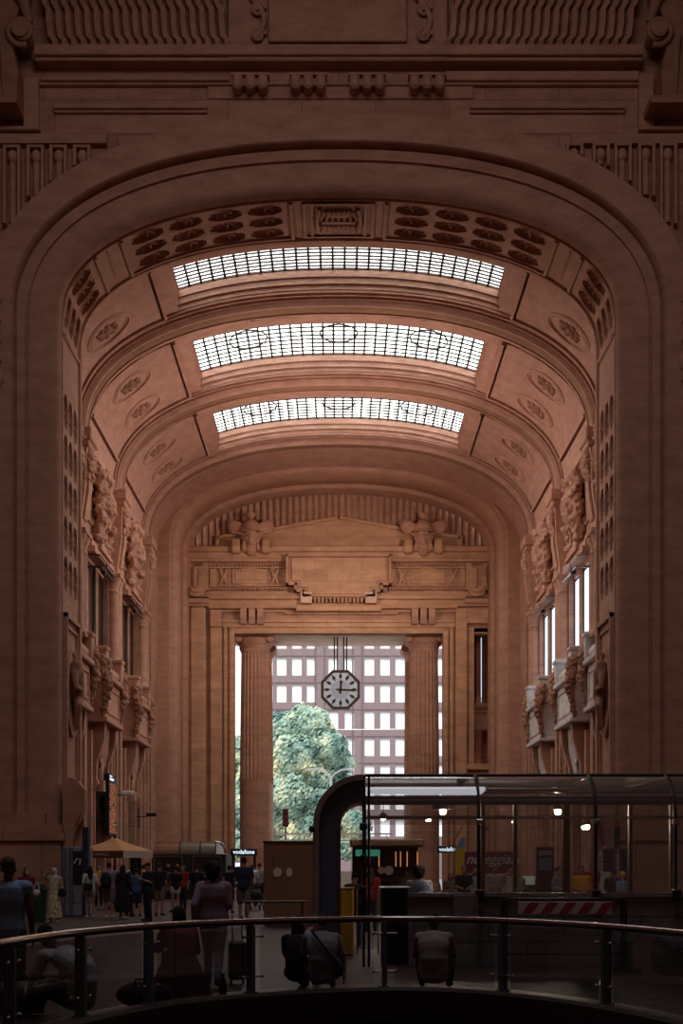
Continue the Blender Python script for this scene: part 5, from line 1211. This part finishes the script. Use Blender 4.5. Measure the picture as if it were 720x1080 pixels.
# ================================================================== people
def lerp(a, b, t): return tuple(a[i]+(b[i]-a[i])*t for i in range(3))
def torso_prims(sp, sh, hipw, fat=1.0, ex=0.0, upto=1.0):
    # sp: spine points pelvis..neck (4); sh: shoulder joints
    P = []; side = (Vector(sh[1])-Vector(sh[0])).normalized()
    S = [(0, .165, .125, .13), (.22, .150, .115, .12), (.45, .150, .112, .13), (.68, .170, .118, .14), (.85, .165, .105, .11)]
    n = len(sp)-1; T = []
    for a, b in zip(S[:-1], S[1:]):
        for q in (0, .25, .5, .75): T.append(tuple(a[k]+(b[k]-a[k])*q for k in range(4)))
    T.append(S[-1])
    for f, rx, ry, rz in T:
        rz *= .8
        g = f*n; i = min(int(g), n-1); p = Vector(lerp(sp[i], sp[i+1], g-i)); up = (Vector(sp[min(i+1, n)])-Vector(sp[i])).normalized(); fw = up.cross(side).normalized()*-1; s2 = fw.cross(up).normalized()
        M = Matrix((s2, fw, up)).transposed().to_4x4(); P.append(('m', p, (rx*fat+ex, ry*fat+ex, rz+ex), M))
    return P
def body_prims(J, ex=0, fingers=True, face=True, fat=1.0, parts=('torso', 'arms', 'legs', 'head')):
    P = []
    if 'torso' in parts:
        P += torso_prims(J['spine'], J['sh'], 0, fat, ex)
        P.append(('c', J['sh'][0], J['sh'][1], .062+ex, .062+ex)); P.append(('c', J['spine'][-1], J['head'], .052, .05))
    if 'arms' in parts:
        for i in (0, 1):
            P.append(('c', J['sh'][i], J['el'][i], .056+ex, .043+ex)); P.append(('c', J['el'][i], J['wr'][i], .041+ex, .028+ex))
            wv = Vector(J['wr'][i]); d = (wv-Vector(J['el'][i])).normalized(); side = Vector(J.get('palm', ((1, 0, 0), (-1, 0, 0)))[i]); nrm = d.cross(side).normalized() if d.cross(side).length > .1 else Vector((0, 1, 0)); side = nrm.cross(d).normalized()
            pc_ = wv+d*.05; P.append(('c', tuple(wv), tuple(wv+d*.035), .027, .033)); P.append(('c', tuple(pc_-nrm*.022), tuple(pc_+nrm*.022), .024, .024))
            for k, L in enumerate((.062, .072, .068, .052)):
                b = pc_+d*.025+nrm*(.03-.02*k); k1 = b+d*L*.55+side*.006; k2 = k1+d*L*.45+side*.022; P.append(('c', tuple(b), tuple(k1), .0105, .0095)); P.append(('c', tuple(k1), tuple(k2), .0095, .008))
            tb = pc_-d*.02+nrm*.03; t1 = tb+d*.03+nrm*.022+side*.01; P.append(('c', tuple(tb), tuple(t1), .014, .011)); P.append(('c', tuple(t1), tuple(t1+d*.03+side*.012), .011, .009))
    if 'legs' in parts:
        for i in (0, 1):
            P.append(('c', J['hip'][i], J['kn'][i], .088*fat+ex, .058+ex)); P.append(('c', J['kn'][i], lerp(J['kn'][i], J['an'][i], .35), .055+ex, .056+ex)); P.append(('c', lerp(J['kn'][i], J['an'][i], .35), J['an'][i], .056+ex, .036+ex))
            a = Vector(J['an'][i]); t = Vector(J['toe'][i]); P.append(('c', tuple(a+Vector((0, 0, -.035))), tuple(t), .036, .024))
    if 'head' in parts:
        h = Vector(J['head']); M = J['hm']
        def q(x, y, z_): return tuple(h+(M @ Vector((x, y, z_))))
        P.append(('m', h+(M @ Vector((0, -.005, .05))), (.075, .095, .095), M)); P.append(('m', h+(M @ Vector((0, .025, -.01))), (.058, .065, .085), M))
        P += [('e', q(0, .075, -.065), (.03, .026, .024)), ('c', q(0, .095, .035), q(0, .113, .0), .010, .016), ('e', q(.078, -.005, .012), (.014, .02, .032)), ('e', q(-.078, -.005, .012), (.014, .02, .032)), ('c', q(-.035, .088, .052), q(.035, .088, .052), .014, .014),
              ('e', q(0, .088, -.03), (.027, .014, .012)), ('c', tuple(Vector(J['spine'][-1])), q(0, -.01, -.05), .055, .052)]
    return P
def blob_(P, name, mat, parent, voxel):
    m = MB()
    for p in P:
        if p[0] == 'c': m.cap(p[1], p[2], p[3], p[4], 12)
        elif p[0] == 'e': m.ell(p[1], p[2], 12)
        elif p[0] == 'm': m.ell(p[1], p[2], 14, p[3])
    return m.build(name, mat, parent, voxel=voxel)
def hm(yaw=0, pitch=0): return Matrix.Rotation(yaw, 4, 'Z') @ Matrix.Rotation(pitch, 4, 'X')
def standing(stride=0.0, arms=('down', 'down'), wide=.0, head=(0, 0)):
    J = {'spine': [(0, 0, .97), (0, .01, 1.12), (0, .0, 1.28), (0, -.01, 1.47)], 'sh': [(-.185, 0, 1.42), (.185, 0, 1.42)], 'head': (0, .01, 1.60), 'hm': hm(*head),
         'hip': [(-.09, 0, .93), (.09, 0, .93)], 'kn': [(-.10-wide/2, stride*.5+.02, .49), (.10+wide/2, -stride*.45+.02, .49)], 'an': [(-.11-wide, stride*.8-.02, .085), (.11+wide, -stride-.02, .085+abs(stride)*.12)]}
    J['toe'] = [(J['an'][0][0]-.03, J['an'][0][1]+.17, .03), (J['an'][1][0]+.03, J['an'][1][1]+.16, .03)]
    el, wr = [], []
    for i, s in enumerate((-1, 1)):
        a = arms[i]
        e, w = {'down': ((s*.235, -.03, 1.14), (s*.25, .04, .90)), 'fwd': ((s*.23, -.02, 1.15), (s*.12, .22, 1.10)), 'phone': ((s*.22, .02, 1.16), (s*.08, .25, 1.25)), 'ear': ((s*.27, .06, 1.22), (s*.13, .09, 1.50)),
                'up': ((s*.26, .1, 1.45), (s*.12, .2, 1.66)), 'out': ((s*.3, -.05, 1.17), (s*.40, .05, .96)), 'hipbag': ((s*.27, -.06, 1.17), (s*.2, .14, 1.02)), 'swing': ((s*.24, -.14, 1.16), (s*.25, -.10, .92))}[a]
        el.append(e); wr.append(w)
    J['el'], J['wr'] = el, wr; J['palm'] = ((1, 0, 0), (-1, 0, 0)); return J
def sitting(lean=.12, knees=.45, arms=('knee', 'knee'), head=(0, .3), seat=.12, spread=.16):
    z = seat+.13; J = {'spine': [(0, 0, z), (0, -.04, z+.16), (0, .0, z+.33), (0, lean, z+.5)]}
    s = J['spine'][-1]; J['sh'] = [(-.185, lean-.02, z+.44), (.185, lean-.02, z+.44)]; J['head'] = (0, lean+.05, z+.63); J['hm'] = hm(*head)
    J['hip'] = [(-.1, .02, z-.02), (.1, .02, z-.02)]; J['kn'] = [(-spread, knees, z+.12), (spread, knees, z+.12)]; J['an'] = [(-spread+.02, knees+.10, .10), (spread-.02, knees+.10, .10)]
    J['toe'] = [(-spread, knees+.28, .035), (spread, knees+.28, .035)]
    el, wr = [], []
    for i, q in enumerate((-1, 1)):
        e, w = {'knee': ((q*.25, lean+.14, z+.2), (q*.14, knees-.02, z+.25)), 'side': ((q*.29, lean-.02, z+.16), (q*.30, .10, z-.03)), 'lap': ((q*.26, lean+.05, z+.17), (q*.07, lean+.25, z+.2))}[arms[i]]
        el.append(e); wr.append(w)
    J['el'], J['wr'] = el, wr; J['palm'] = ((1, 0, -.3), (-1, 0, -.3)); return J
NP = [0]
def person(label, x, y, rz, J, h=1.72, top='cloth_grey', bottom='denim', hair=('hair_black', 'short'), skin='skin', sleeves='short', legs='long', shoes='cloth_black', vox=.013, fat=1.0, dress=None, extra=None, group=None, z=0):
    s = h/1.75; t = thing('person', (x, y, z), rz, label, 'person', group); t.scale = (s, s, s)
    blob_(body_prims(J, fat=fat), 'body', skin, t, vox)
    P = torso_prims(J['spine'], J['sh'], 0, fat, .020)+[('c', J['sh'][0], J['sh'][1], .078, .078)]
    f = {'short': .75, 'long': 1.0, 'none': .18}[sleeves]
    for i in (0, 1):
        P.append(('c', J['sh'][i], lerp(J['sh'][i], J['el'][i], min(1, f)), .076, .062))
        if sleeves == 'long': P.append(('c', J['el'][i], lerp(J['el'][i], J['wr'][i], .92), .062, .046))
    if dress != 'all':
        lo = Vector(J['spine'][0]); P.append(('m', lo-Vector((0, 0, .06)), (.175*fat, .14*fat, .10), Matrix.Identity(4)))
    blob_(P, 'shirt', top, t, vox)
    if dress:       # skirt hanging from the waist
        a, b, r1 = dress if isinstance(dress, tuple) else (1.05, .25, .27)
        m = MB(); rows = []; n = 40
        for i in range(9):
            q = i/8; zz = a+(b-a)*q; r = .16*fat+(r1-.16)*q**.8; rows.append([((r*(1+.05*q*math.sin(9*u)))*math.cos(u), r*.85*(1+.05*q*math.sin(9*u+1))*math.sin(u)+J['spine'][0][1], zz) for u in [2*PI*k/n for k in range(n)]])
        m.grid(rows, close_u=True); m.grid([[(p[0]*.95, p[1]*.95, p[2]) for p in r] for r in rows[::-1]], close_u=True); m.build('skirt', bottom, t, smooth=60)
    else:
        P = [('m', Vector(J['spine'][0])-Vector((0, 0, .03)), (.172*fat, .135*fat, .12), Matrix.Identity(4))]
        g = {'long': .97, 'short': 0.0, 'mini': -1}[legs]
        for i in (0, 1):
            if g == 0: P.append(('c', J['hip'][i], lerp(J['hip'][i], J['kn'][i], .85), .11*fat, .095))
            elif g < 0: P.append(('c', J['hip'][i], lerp(J['hip'][i], J['kn'][i], .38), .11*fat, .105))
            else: P.append(('c', J['hip'][i], J['kn'][i], .103*fat, .075)); P.append(('c', J['kn'][i], lerp(J['kn'][i], J['an'][i], g), .073, .058))
        blob_(P, 'trousers' if g > 0 else 'shorts', bottom, t, vox)
    for i in (0, 1):
        a = Vector(J['an'][i]); q = Vector(J['toe'][i]); blob_([('c', tuple(a+Vector((0, 0, -.02))), tuple(a+Vector((0, -.02, -.045))), .046, .045), ('c', tuple(a+Vector((0, -.02, -.045))), tuple(q+Vector((0, 0, .006))), .043, .036)], 'shoe', shoes, t, .012)
    hp, M = Vector(J['head']), J['hm']; hc, hs = hair
    def q3(x_, y_, z_): return tuple(hp+(M @ Vector((x_, y_, z_))))
    H = [('m', hp+(M @ Vector((0, -.022, .072))), (.084, .098, .088), M)]
    if hs == 'long': H += [('c', q3(0, -.06, .03), q3(0, -.09, -.25), .088, .09), ('c', q3(-.05, -.05, .0), q3(-.06, -.06, -.22), .05, .05), ('c', q3(.05, -.05, .0), q3(.06, -.06, -.22), .05, .05)]
    if hs == 'bun': H += [('e', q3(0, -.10, .10), (.05, .05, .05))]
    if hs == 'cap': H += [('c', q3(0, .07, .09), q3(0, .14, .075), .05, .04)]
    if hs == 'scarf': H += [('m', hp+(M @ Vector((0, -.03, .03))), (.095, .1, .12), M), ('c', q3(0, -.04, -.05), q3(0, -.02, -.16), .085, .12)]
    if hs == 'curly': H += [('e', q3(.05*math.cos(k), -.02+.05*math.sin(k*1.7), .10+.03*math.sin(k*3)), (.08, .08, .08)) for k in range(7)]+[('e', q3(0, -.07, .02), (.11, .08, .11))]
    blob_(H, {'cap': 'cap', 'scarf': 'headscarf'}.get(hs, 'hair'), hc, t, vox)
    for s_ in (-1, 1):
        m = MB(); m.ell(q3(s_*.03, .084, .028), (.011, .008, .007), 8); m.build('eye', 'black', t, smooth=60)
    m = MB(); m.ell(q3(0, .1, -.03), (.022, .006, .005), 8); m.build('mouth', 'cloth_maroon', t, smooth=60)
    if extra: extra(t, J, q3)
    return t
def backpack(x, y, rz, z, mat, label, h=.46):
    t = thing('backpack', (x, y, z), rz, label, 'backpack'); m = MB(); m.ell((0, -.02, h*.5), (.17, .10, h*.52), 16); m.bbox(-.15, .15, -.09, .06, .03, h*.8, .05); m.build('body', mat, t, smooth=60)
    m = MB(); m.ell((0, -.11, h*.32), (.12, .06, h*.24), 12); m.build('pocket', mat, t, smooth=60)
    for s in (-1, 1): m = MB(); m.tube([(s*.1, .05, h*.85), (s*.12, .12, h*.98), (s*.13, .26, h*.8), (s*.15, .22, h*.3), (s*.13, .05, .08)], .018, 8); m.build('strap', mat, t, smooth=60)
    return t
def shoulder_bag(x, y, z, rz, mat, label, w=.26, h=.22):
    t = thing('shoulder_bag', (x, y, z), rz, label, 'bag'); m = MB(); m.ell((0, 0, h*.5), (w*.5, .06, h*.52), 14); m.bbox(-w*.45, w*.45, -.05, .05, .02, h*.9, .03); m.build('body', mat, t, smooth=60)
    m = MB(); m.tube([(-w*.4, 0, h*.85), (-w*.25, .02, h*1.6), (0, .03, h*2.1), (w*.25, .02, h*1.6), (w*.4, 0, h*.85)], .012, 8); m.build('strap', mat, t, smooth=60); return t
def at(px, feet_y=None, d=None):
    d = d or 2550.0/(feet_y-912); return (px-357)*d/1500.0, d
BK, FR = 0, PI      # back or face to the camera
# --- the nearest figures
x, y = at(9, d=15.6)
person('man in a sleeveless pale blue top cut by the left edge, back turned', x, y, .1, standing(0, ('down', 'down'), head=(-.2, 0)), 1.79, 'cloth_blue', 'navy', ('hair_brown', 'short'), 'skin_dark', 'none', 'long', 'cloth_black', .011, 1.05)
x, y = at(225, d=19.9)
person('man in a lilac-grey overshirt walking away beside a suitcase', x, y, -.12, standing(.22, ('swing', 'fwd')), 1.72, 'cloth_lilac', 'denim_light', ('hair_black', 'curly'), 'skin_dark', 'long', 'long', 'cloth_black', .011, 1.28)
x, y = at(250, d=20.3); t = thing('suitcase', (x, y, 0), .2, 'black upright suitcase beside the man in the lilac overshirt', 'suitcase')
m = MB(); m.bbox(-.12, .12, -.13, .13, .06, .62, .04); m.build('shell', 'black', t); m = MB(); m.tube([(-.07, 0, .6), (-.07, 0, .98), (.07, 0, .98), (.07, 0, .6)], .012, 8); m.build('handle', 'steel', t)
for a in (-.09, .09): m = MB(); m.tube([(a-.015, 0, .035), (a+.015, 0, .035)], .035, 12); m.build('wheel', 'iron', t)
# seated along the kerb, backs to the camera
x, y = at(190, d=17.85)
person('woman in a long maroon garment crouching on the kerb', x, y, .35, sitting(.1, .35, ('knee', 'lap'), (.3, .25), .34, .12), 1.66, 'cloth_maroon', 'bag_maroon', ('hair_black', 'long'), 'skin_dark', 'long', 'long', 'cloth_black', .011, 1.15, dress=(.62, .02, .42))
x, y = at(340, d=19.15)
person('man in a grey tee with a cross-body strap sitting on the kerb', x, y, .1, sitting(.14, .42, ('knee', 'side'), (.3, .35), .12, .2), 1.78, 'cloth_grey', 'navy', ('hair_black', 'short'), 'skin', 'short', 'short', 'cloth_black', .011, 1.15)
t = thing('strap_bag', (x, y, 0), .1, 'black cross-body bag on the back of the man in the grey tee', 'bag'); m = MB(); m.tube([(-.15, -.03, .82), (-.10, -.14, .74), (.02, -.19, .58), (.16, -.16, .42), (.22, -.05, .34)], .018, 8); m.build('strap', 'cloth_black', t, smooth=60); m = MB(); m.bbox(.16, .27, -.12, .12, .2, .36, .03); m.build('body', 'cloth_black', t)
x, y = at(313, d=19.5)
person('woman with long dark hair sitting beside the grey tee', x, y, -.3, sitting(.1, .4, ('knee', 'knee'), (-.4, .1), .12, .12), 1.70, 'cloth_black', 'navy', ('hair_black', 'long'), 'skin', 'short', 'short', 'cloth_black', .011, .95)
x, y = at(457, d=19.2)
person('man in a pale taupe tee sitting alone on the kerb, back turned', x, y, -.12, sitting(.12, .42, ('knee', 'knee'), (.0, .15), .12, .2), 1.80, 'cloth_khaki_pale', 'cloth_black', ('hair_black', 'short'), 'skin_dark', 'short', 'long', 'cloth_black', .011, 1.15) if 'cloth_khaki_pale' in MATS or plain('cloth_khaki_pale', (.33, .29, .28), .85) or True else None
x, y = at(84, d=15.75)
person('man in a white tee bending over his phone by the kerb', x, y, 1.15, sitting(.36, .5, ('lap', 'lap'), (0, -.9), .10, .12), 1.80, 'cloth_white', 'cloth_black', ('hair_black', 'short'), 'skin_dark', 'short', 'long', 'cloth_black', .011, 1.15)
t = thing('phone', (x-.46, y+.21, .44), 1.15, 'dark phone held by the man in the white tee', 'phone'); m = MB(); m.bbox(-.035, .035, -.07, .07, 0, .009, .003); m.build('case', 'black', t)
m = MB(); m.box(-.03, .03, -.063, .063, .009, .010); m.build('screen', 'blue_metal', t)
x, y = at(152, d=17.0); t = thing('duffel_bag', (x, y, .0), .2, 'dark maroon duffel bag lying on the floor beside the crouching woman', 'bag'); m = MB(); m.ell((0, 0, .15), (.34, .17, .16), 20); m.build('body', 'bag_maroon', t, smooth=60)
m = MB(); m.tube([(-.15, -.1, .24), (-.1, -.1, .34), (.1, -.1, .34), (.15, -.1, .24)], .015, 8); m.build('handle', 'bag_maroon', t, smooth=60)
x, y = at(235, d=17.95); t = thing('bottle', (x, y, 0), 0, 'dark drinks bottle standing at the kerb behind the glass panel', 'bottle'); m = MB(); m.lathe((0, 0, 0), [(.045, 0), (.05, .02), (.05, .2), (.02, .27), (.02, .31)], 16); m.build('body', 'bronze', t, smooth=50); m = MB(); m.lathe((0, 0, .3), [(.022, 0), (.022, .03)], 12); m.build('lid', 'black', t)
def flower(t, J, q3):
    m = MB()
    for k in range(5): m.ell(q3(.05+.04*math.cos(k*1.26), -.06, .14+.04*math.sin(k*1.26)), (.035, .03, .035), 8)
    m.build('hair_flower', 'cloth_yellow', t, smooth=60)
# --- the crowd by the left pier
def mask(t, J, q3): m = MB(); m.ell(q3(0, .085, -.03), (.05, .035, .04), 12); m.build('face_mask', 'cloth_white', t, smooth=60)
x, y = at(28, 977); person('woman in a maroon top with a white face mask', x, y, FR+.4, standing(0, ('down', 'hipbag')), 1.62, 'cloth_maroon', 'navy', ('hair_black', 'long'), 'skin', 'long', 'long', 'cloth_black', extra=mask)
shoulder_bag(x+.3, y-.12, .82, .2, 'cloth_white', 'white bag hanging at the side of the woman in maroon', .2, .2)
x, y = at(57, 973); person('woman in a headscarf and long floral dress, one arm raised', x, y, FR-.1, standing(0, ('down', 'up')), 1.6, 'cloth_floral', 'cloth_floral', ('cloth_white', 'scarf'), 'skin', 'long', 'long', 'cloth_white', dress=(1.05, .16, .27))
shoulder_bag(x+.27, y-.15, .75, 0, 'cloth_black', 'black handbag held by the woman in the floral dress', .26, .26)
x, y = at(95, 968); person('woman in a white top and short skirt with long dark hair', x, y, BK+.3, standing(.08, ('down', 'down')), 1.66, 'cloth_white', 'cloth_grey', ('hair_black', 'long'), 'skin', 'short', 'mini', 'cloth_white'); shoulder_bag(x-.02, y-.2, .88, 0, 'cloth_black', 'dark bag on the back of the woman in the white top', .3, .24)
x, y = at(115, 968.5); person('man in a lilac hoodie with a large black backpack', x, y, BK, standing(.12, ('fwd', 'fwd')), 1.78, 'cloth_lilac', 'cloth_khaki', ('hair_black', 'short'), 'skin', 'long', 'short', 'cloth_white', fat=1.12); backpack(x-.06, y-.2, 0, .95, 'cloth_black', 'black backpack on the man in the lilac hoodie', .5)
x, y = at(130, 969.5); person('woman all in black with a loose long skirt in the queue', x, y, BK-.3, standing(.06, ('fwd', 'down')), 1.70, 'cloth_black', 'cloth_black', ('hair_black', 'long'), 'skin', 'long', 'long', 'cloth_white', dress=(1.08, .22, .25))
x, y = at(136.5, 966); person('child in a bright pink top beside the woman in black', x, y, BK-.6, standing(0, ('down', 'hipbag')), 1.48, 'cloth_pink', 'cloth_black', ('hair_black', 'long'), 'skin', 'short', 'long')
x, y = at(144, 966.5); person('boy in a blue shirt and dark shorts standing in the queue', x, y, BK+.2, standing(.05, ('down', 'down')), 1.58, 'cloth_blue_dark', 'navy', ('hair_black', 'short'), 'skin', 'short', 'short', 'cloth_black', fat=.95) if plain('cloth_blue_dark', (.06, .10, .20), .85) else None
x, y = at(156, 971.5); person('guard in dark uniform and cap looking down at his hands', x, y, FR-.9, standing(0, ('phone', 'phone'), head=(0, -.3)), 1.76, 'cloth_black', 'cloth_black', ('cloth_black', 'cap'), 'skin', 'short', 'long', 'cloth_black', fat=1.08)
x, y = at(168, 965.5); person('man in a black tee and khaki shorts next to the guard', x, y, BK-.2, standing(.04, ('down', 'down')), 1.76, 'cloth_black', 'cloth_khaki', ('hair_black', 'short'), 'skin', 'short', 'short', fat=1.1)
x, y = at(185, 962); person('person with yellow hair ornament, black top and white shorts', x, y, BK+.5, standing(.05, ('down', 'fwd')), 1.66, 'cloth_black', 'cloth_white', ('hair_black', 'bun'), 'skin', 'short', 'mini', extra=flower)
x, y = at(193, 960); person('woman in a red top behind the one with white shorts', x, y, FR-.5, standing(.04, ('down', 'hipbag')), 1.66, 'cloth_red', 'cloth_black', ('hair_brown', 'bun'), 'skin', 'short', 'long')
x, y = at(207, 962); person('dark-dressed person in front of the right booth poster', x, y, BK, standing(.04, ('fwd', 'down')), 1.7, 'cloth_black', 'cloth_black', ('hair_black', 'short'), 'skin', 'short', 'long')
x, y = at(88, 958); person('person in a pale blue shirt half hidden under the parasol edge', x, y, BK, standing(0, ('fwd', 'down')), 1.68, 'cloth_blue', 'cloth_black', ('hair_black', 'short'), 'skin', 'short', 'long')
x, y = at(104, 956); person('person in a yellow top below the parasol valance', x, y, FR, standing(0, ('down', 'fwd')), 1.7, 'cloth_yellow', 'cloth_black', ('hair_brown', 'short'), 'skin', 'short', 'long')
x, y = at(121, 955); person('person in dark green between the queue and the side wall', x, y, FR, standing(0, ('down', 'down')), 1.7, 'cloth_green', 'navy', ('hair_black', 'short'), 'skin', 'short', 'long')
x, y = at(140, 954); person('white-shirted person standing by the black menu board', x, y, BK+.2, standing(0, ('down', 'down')), 1.72, 'cloth_white', 'navy', ('hair_brown', 'short'), 'skin', 'short', 'long')
x, y = at(151, 953); person('person in a yellow jacket between the guard and the menu board', x, y, BK, standing(0, ('down', 'down')), 1.7, 'cloth_yellow', 'cloth_black', ('hair_black', 'short'), 'skin', 'long', 'long')
x, y = at(257, 972); person('tall man in a dark blue tee left of the hoarding, back turned', x, y, BK, standing(.08, ('down', 'down')), 1.93, 'navy', 'cloth_khaki', ('hair_black', 'short'), 'skin', 'short', 'short', fat=1.2)
x, y = at(242, 963); person('woman in black with bare arms left of the tall man', x, y, BK-.2, standing(.05, ('down', 'ear')), 1.68, 'cloth_black', 'cloth_maroon', ('hair_black', 'bun'), 'skin', 'none', 'short')
x, y = at(266, 956); person('person in a white shirt close behind the tall man', x, y, BK, standing(0, ('down', 'down')), 1.72, 'cloth_white', 'navy', ('hair_brown', 'short'), 'skin', 'short', 'long')
x, y = at(273.5, 955); person('person in a checked pale shirt beside the hoarding edge', x, y, BK, standing(0, ('fwd', 'down')), 1.78, 'cloth_pattern', 'navy', ('hair_brown', 'short'), 'skin', 'short', 'long')
x, y = at(269, 960); t = thing('pushchair', (x, y, 0), .3, 'dark folded pushchair behind the barrier rail', 'pushchair')
m = MB(); m.ell((0, 0, .55), (.28, .35, .22), 16); m.bbox(-.25, .25, -.3, .3, .3, .5, .06); m.build('seat', 'cloth_black', t, smooth=50); m = MB()
for s in (-.24, .24): m.tube([(s, -.45, 1.0), (s, -.1, .6), (s, .35, .12)], .015, 6); m.tube([(s, .3, .6), (s, -.3, .12)], .015, 6)
m.tube([(-.24, -.45, 1.0), (.24, -.45, 1.0)], .018, 6); m.build('frame', 'iron', t)
for s in (-.26, .26):
    for yy in (-.3, .35): m = MB(); m.tube([(s-.02, yy, .1), (s+.02, yy, .1)], .1, 14); m.build('wheel', 'black', t)
# --- people behind the pavilion glass
def pg(label, px, d, top, bottom='navy', hair=('hair_black', 'short'), J=None, rz=BK, h=1.70, **k):
    x, y = at(px, d=d); return person(label, x, y, rz, J or standing(0, ('fwd', 'fwd')), h, top, bottom, hair, k.pop('skin', 'skin'), k.pop('sleeves', 'short'), 'long', vox=.014, **k)
x, y = at(442, d=26.5); pg('person in a patterned shirt with a blue backpack behind the pavilion wall', 442, 26.5, 'cloth_pattern', hair=('hair_black', 'curly'), h=1.66, fat=1.15); backpack(x+.05, y-.2, 0, .98, 'denim_light', 'blue-grey backpack seen through the pavilion glass', .44)
pg('person with bare arms by the pale dots behind the hoop', 391, 36, 'cloth_red', hair=('hair_brown', 'long'), J=standing(.1, ('down', 'fwd')), h=1.62)
pg('dark figure bending over the yellow bin', 374, 30, 'cloth_black', J=standing(0, ('fwd', 'fwd'), head=(0, -.4)), h=1.52, fat=1.2)
pg('seated woman in a pale top left of the feather banner', 475, 42, 'cloth_khaki', hair=('hair_brown', 'long'), rz=FR, h=1.45)
pg('dark-dressed man just right of the feather banner', 489, 40, 'cloth_black', rz=FR, h=1.66)
pg('woman in a grey top under the start of the magenta sign', 501, 41, 'cloth_grey', hair=('hair_brown', 'long'), rz=FR, h=1.62, J=standing(0, ('down', 'ear')))
pg('man in a beige shirt with a strap under the magenta sign', 522, 41, 'cloth_khaki_pale', rz=FR, h=1.66, fat=1.15)
pg('woman in a loose white top right of the beige shirt', 537, 42, 'cloth_white', rz=FR+.4, h=1.6, J=standing(0, ('down', 'up')))
pg('dark-haired person at the end of the magenta sign', 546, 43, 'cloth_grey', rz=FR, h=1.52)
pg('person in a grey shirt leaning by the information totem', 588, 38, 'cloth_grey', rz=FR+.9, h=1.64, sleeves='long')
pg('man in a yellow shirt standing behind the glass', 613, 37, 'cloth_yellow', rz=FR, h=1.66, fat=1.12)
pg('person in an orange top half hidden behind a glazing bar', 624, 44, 'cloth_red', rz=FR, h=1.74)
pg('person in black in front of the tall blue panels', 647, 36, 'cloth_black', rz=BK, h=1.60)
pg('person in a bright blue shirt near the tall blue panels', 656, 34, 'cloth_blue', rz=BK+.8, h=1.54, hair=('cloth_yellow', 'short'))
WORLD = 1.6; SUNE = 3.6; EXPO = 0.0
def arealight(name, loc, rot, a, b, power, col, spread=PI):
    l = bpy.data.lights.new(name, 'AREA'); l.shape = 'RECTANGLE'; l.size = a; l.size_y = b; l.energy = power; l.color = col; l.spread = spread
    o = bpy.data.objects.new(name, l); COL.objects.link(o); o.location = loc; o.rotation_euler = rot; return o
# unseen lamps added for the hall's skylights, to brighten arch wall and foreground
arealight('arch_wall_fill', (0, 27, 34), (math.radians(66), 0, 0), 18, 5, 210, (1, .84, .78), math.radians(130))
arealight('hall_ceiling_fill', (0, 20, TOP-.1), (0, 0, 0), 12, 18, 1900, (.92, .92, 1))
# fill lamps added off the floodlight brackets, turned up and inwards to brighten the vault
for sg in (-1, 1):
    for yy, tgt, pw in ((63.0, (sg*-7, 65, 22), 300), (72.6, (sg*-7, 76, 22), 300), (72.8, (sg*-6, 60, 22), 220)):
        d = Vector(tgt)-Vector((sg*9.4, yy, 15.2)); q = d.to_track_quat('-Z', 'Y').to_euler()
        arealight('floodlight', (sg*9.4, yy, 15.3), q, .5, .5, pw, (1, .80, .68), math.radians(115))
    d = Vector((-sg*1.5, 90, 17))-Vector((sg*9.6, 70.2, 18.6)); q = d.to_track_quat('-Z', 'Y').to_euler()
    arealight('end_wall_fill', (sg*9.6, 70.2, 18.6), q, .4, .4, 230 if sg > 0 else 110, (1, .82, .68), math.radians(64))  # added fill lamp without a fixture, aimed at the end wall
# ================================================================== light and camera
w = bpy.data.worlds.new('World'); SC.world = w; w.use_nodes = True
nt = w.node_tree; bg = nt.nodes['Background']
tc = nt.nodes.new('ShaderNodeTexCoord'); sp = nt.nodes.new('ShaderNodeSeparateXYZ'); rp = nt.nodes.new('ShaderNodeValToRGB')
rp.color_ramp.elements[0].position = 0.0; rp.color_ramp.elements[0].color = (1.0, 1.0, 1.0, 1)
rp.color_ramp.elements[1].position = 0.7; rp.color_ramp.elements[1].color = (0.72, 0.86, 1.0, 1)
nt.links.new(tc.outputs['Generated'], sp.inputs[0]); nt.links.new(sp.outputs['Z'], rp.inputs['Fac']); nt.links.new(rp.outputs['Color'], bg.inputs['Color'])
bg.inputs['Strength'].default_value = WORLD
def area(name, loc, rot, sx_, sy_, power, col):
    l = bpy.data.lights.new(name, 'AREA'); l.shape = 'RECTANGLE'; l.size = sx_; l.size_y = sy_; l.energy = power; l.color = col
    o = bpy.data.objects.new(name, l); COL.objects.link(o); o.location = loc; o.rotation_euler = rot; return o
sun = bpy.data.lights.new('sun', 'SUN'); sun.energy = SUNE; sun.angle = .02; sun.color = (1, .95, .86)
so = bpy.data.objects.new('sun', sun); COL.objects.link(so); so.rotation_euler = (math.radians(38), 0, math.radians(-28))
cam = bpy.data.cameras.new('camera'); co = bpy.data.objects.new('camera', cam); COL.objects.link(co)
co.location = (0, 0, 1.7); co.rotation_euler = (PI/2, 0, 0)
cam.sensor_fit = 'VERTICAL'; cam.sensor_height = 36; cam.lens = 50.0; cam.shift_x = 3/1080.0; cam.shift_y = 372/1080.0; cam.clip_end = 2000; cam.clip_start = .05
SC.camera = co
vs = SC.view_settings; vs.view_transform = 'Standard'; vs.look = 'None'; vs.gamma = 1; vs.use_curve_mapping = False; vs.exposure = EXPO
cy = SC.cycles; cy.use_denoising = True; cy.max_bounces = 8; cy.diffuse_bounces = 4; cy.glossy_bounces = 4; cy.transparent_max_bounces = 24; cy.sample_clamp_indirect = 6; cy.caustics_reflective = False; cy.caustics_refractive = False
